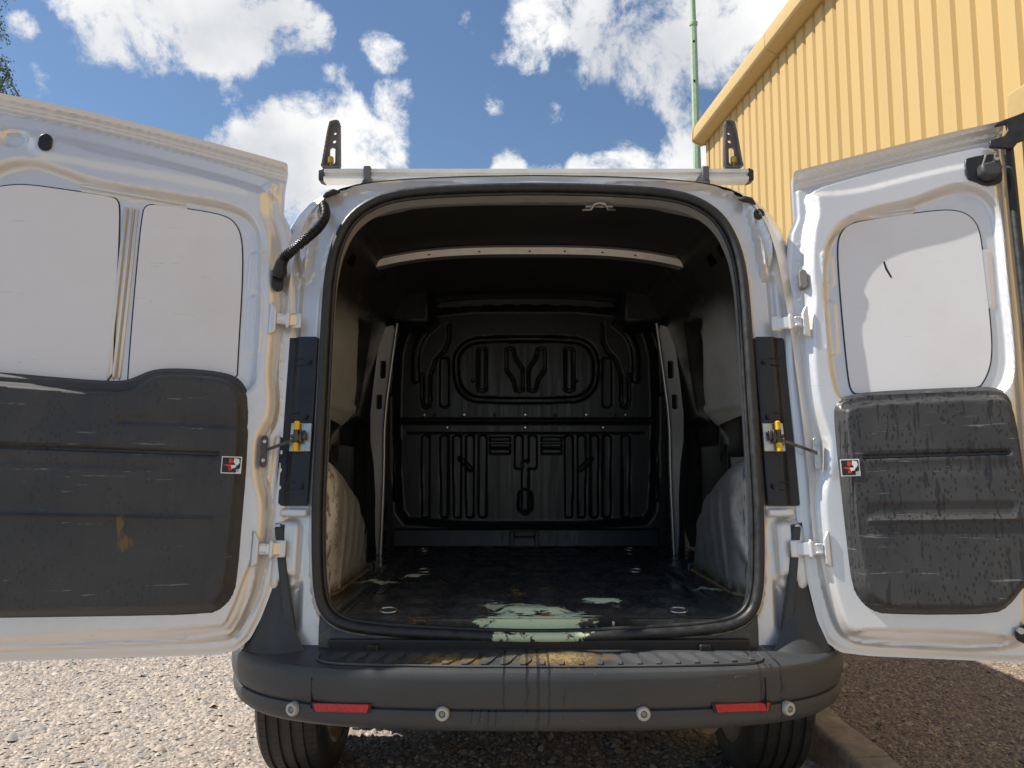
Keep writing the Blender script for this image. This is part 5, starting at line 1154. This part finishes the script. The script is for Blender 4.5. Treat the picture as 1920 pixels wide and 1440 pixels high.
# ================================================================== wheels
def wheel(x, y, front=False):
    w = empty('wheel', (0, 0, 0)); 
    return w
def make_wheel(x, y, sgn):
    R, Wd = .315, .098; prof = []
    tread = [(-.098, .225), (-.104, .26), (-.098, .292), (-.086, .307)]
    g = [-.055, -.018, .018, .055]; xs_ = [-.078]
    prof = tread[:]
    for c in g: prof += [(c - .0065, R - .0008 * abs(c) * 10), (c - .005, R - .008), (c + .005, R - .008), (c + .0065, R - .0008 * abs(c) * 10)]
    prof += [(-a, r) for a, r in tread[::-1]]
    mb = MB(); mb.lathe(prof, (x, y, R), (1, 0, 0), 96); tyre = mb.build('wheel', M['tyre'], van, 30)
    # sipes: fine cuts across the tread
    mb = MB(); mb.lathe([(-.075, .05), (-.075, .20), (-.095, .225), (-.095, .235)], (x, y, R), (1, 0, 0), 40); mb.lathe([(.075, .05), (.075, .20), (.095, .225), (.095, .235)], (x, y, R), (1, 0, 0), 40); mb.cyl((x - .076, y, R), (x + .076, y, R), .06, 20)
    mb.build('rim', M['rust'] if False else M['darksteel'], tyre, 40)
    n = 76; V = []
    for k in range(n):
        a = 2 * math.pi * k / n
        for (x0, x1) in ((-.085, -.062), (-.048, -.026), (.026, .048), (.062, .085)):
            b = a + (.012 if x0 < 0 else -.012); e = .0055
            for (xx, aa) in ((x0, a - e / 2), (x0, a + e / 2), (x1, b + e / 2), (x1, b - e / 2)):
                r = R - .0006 - (.006 if abs(xx) > .08 else 0) - .0006 * abs(xx) * 10 + .0008; V.append((x + xx, y + r * math.sin(aa), R + r * math.cos(aa)))
    mesh_obj('tread_sipes', V, [tuple(range(4 * i, 4 * i + 4)) for i in range(len(V) // 4)], M['void'], tyre)['kind'] = 'stuff'
for x, s_ in ((XC - .742, -1), (XC + .742, 1)): make_wheel(x, 2.69, s_); make_wheel(x, 5.44, s_)

# ================================================================== roof bar with ladder stops
YR = 2.47
M['stop'] = simple('grey_cast_nylon', (.13, .125, .12), .55, nvar=.2)
def roofbar():
    pa = hit(610, 328, (0, YR, 0), (0, 1, 0)); pb = hit(1400, 336, (0, YR, 0), (0, 1, 0)); z = (pa[2] + pb[2]) / 2; x0, x1 = pa[0], pb[0]
    pr = [(-.018, -.021), (-.024, -.014), (-.024, -.007), (-.013, -.005), (-.013, .006), (-.024, .008), (-.022, .020), (-.008, .0225), (-.006, .019), (.006, .019), (.008, .0225), (.022, .020), (.022, -.020)]
    mb = MB(); mb.prism([(x0, YR + a, z + b) for a, b in pr], [(x1, YR + a, z + b) for a, b in pr]); bar = mb.build('roof_bar', M['alu'], van, 30)
    for sx, xx in ((-1, x0), (1, x1)):
        mb = MB(); q = rrect(-.025, -.0225, .025, .024, .006); mb.prism([(xx, YR + a, z + b) for a, b in q], [(xx + sx * .018, YR + a * .82, z + b * .75) for a, b in q]); mb.build('end_cap', M['black'], bar, 35, .003)
    mb = MB(); mb.box((XC, YR - .006, z - .0225), (.84, .034, .005)); mb.build('algae_strip', M['moss'], bar, 30)
    for sx, u in ((-1, 691), (1, 1319)):
        c = hit(u, 331, (0, YR, 0), (0, 1, 0))[0]; mb = MB()
        mb.box((c, YR, z + .004), (.024, .062, .048)); mb.prism([(c - .016, YR - .03, z - .019), (c + .016, YR - .03, z - .019), (c + .016, YR + .03, z - .019), (c - .016, YR + .03, z - .019)], [(c - .020 - sx * .012, YR - .035, z - .075), (c + .020 - sx * .012, YR - .035, z - .075), (c + .020 - sx * .012, YR + .035, z - .075), (c - .020 - sx * .012, YR + .035, z - .075)])
        mb.build('bar_clamp', simple('grey_clamp', (.13, .135, .14), .5), bar, 35, .005)
    for sx, ub in ((-1, 623), (1, 1372)):
        # ladder stop: tapered cast upright with rounded holes
        fr = Frame((hit(ub, 325, (0, YR, 0), (0, 1, 0))[0], YR - .012, z + .023), (-sx, 0, 0), (0, 0, 1), (0, -1, 0))
        ol = chaikin(np.array([(-.034, 0), (.029, 0), (.029, .006), (.026, .156), (.018, .166), (-.004, .163), (-.012, .155), (-.030, .03)]), 1)
        holes = [pill(.002, .045, .018, .058), pill(.007, .094, .012, .012), pill(.009, .122, .010, .010)]
        o = pressed('ladder_stop', ol, [('l', np.concatenate([q := inset(ol, .004), q[:1]]), .012, .006, .003)], fr, .0022, M['stop'], bar, back=-.008, holes=holes)
        mb = MB()
        for k in range(17): mb.box(fr.pt(.0285 - .00025 * k, .012 + .0085 * k, .001), (.004, .0045, .020), [fr.e1, fr.e2, fr.n])
        mb.build('grip_teeth', M['stop'], bar, 30)['kind'] = 'stuff'
        mb = MB(); c = fr.pt(-.002, .026, .006); mb.tube([c - fr.e2 * .02, c - fr.e2 * .006], .003, 8); mb.tube([c - fr.e2 * .008, c + fr.e2 * .010, c + fr.e2 * .013], [.0105, .010, .007], 12); mb.build('knob', M['brass'], bar, 40)
roofbar()
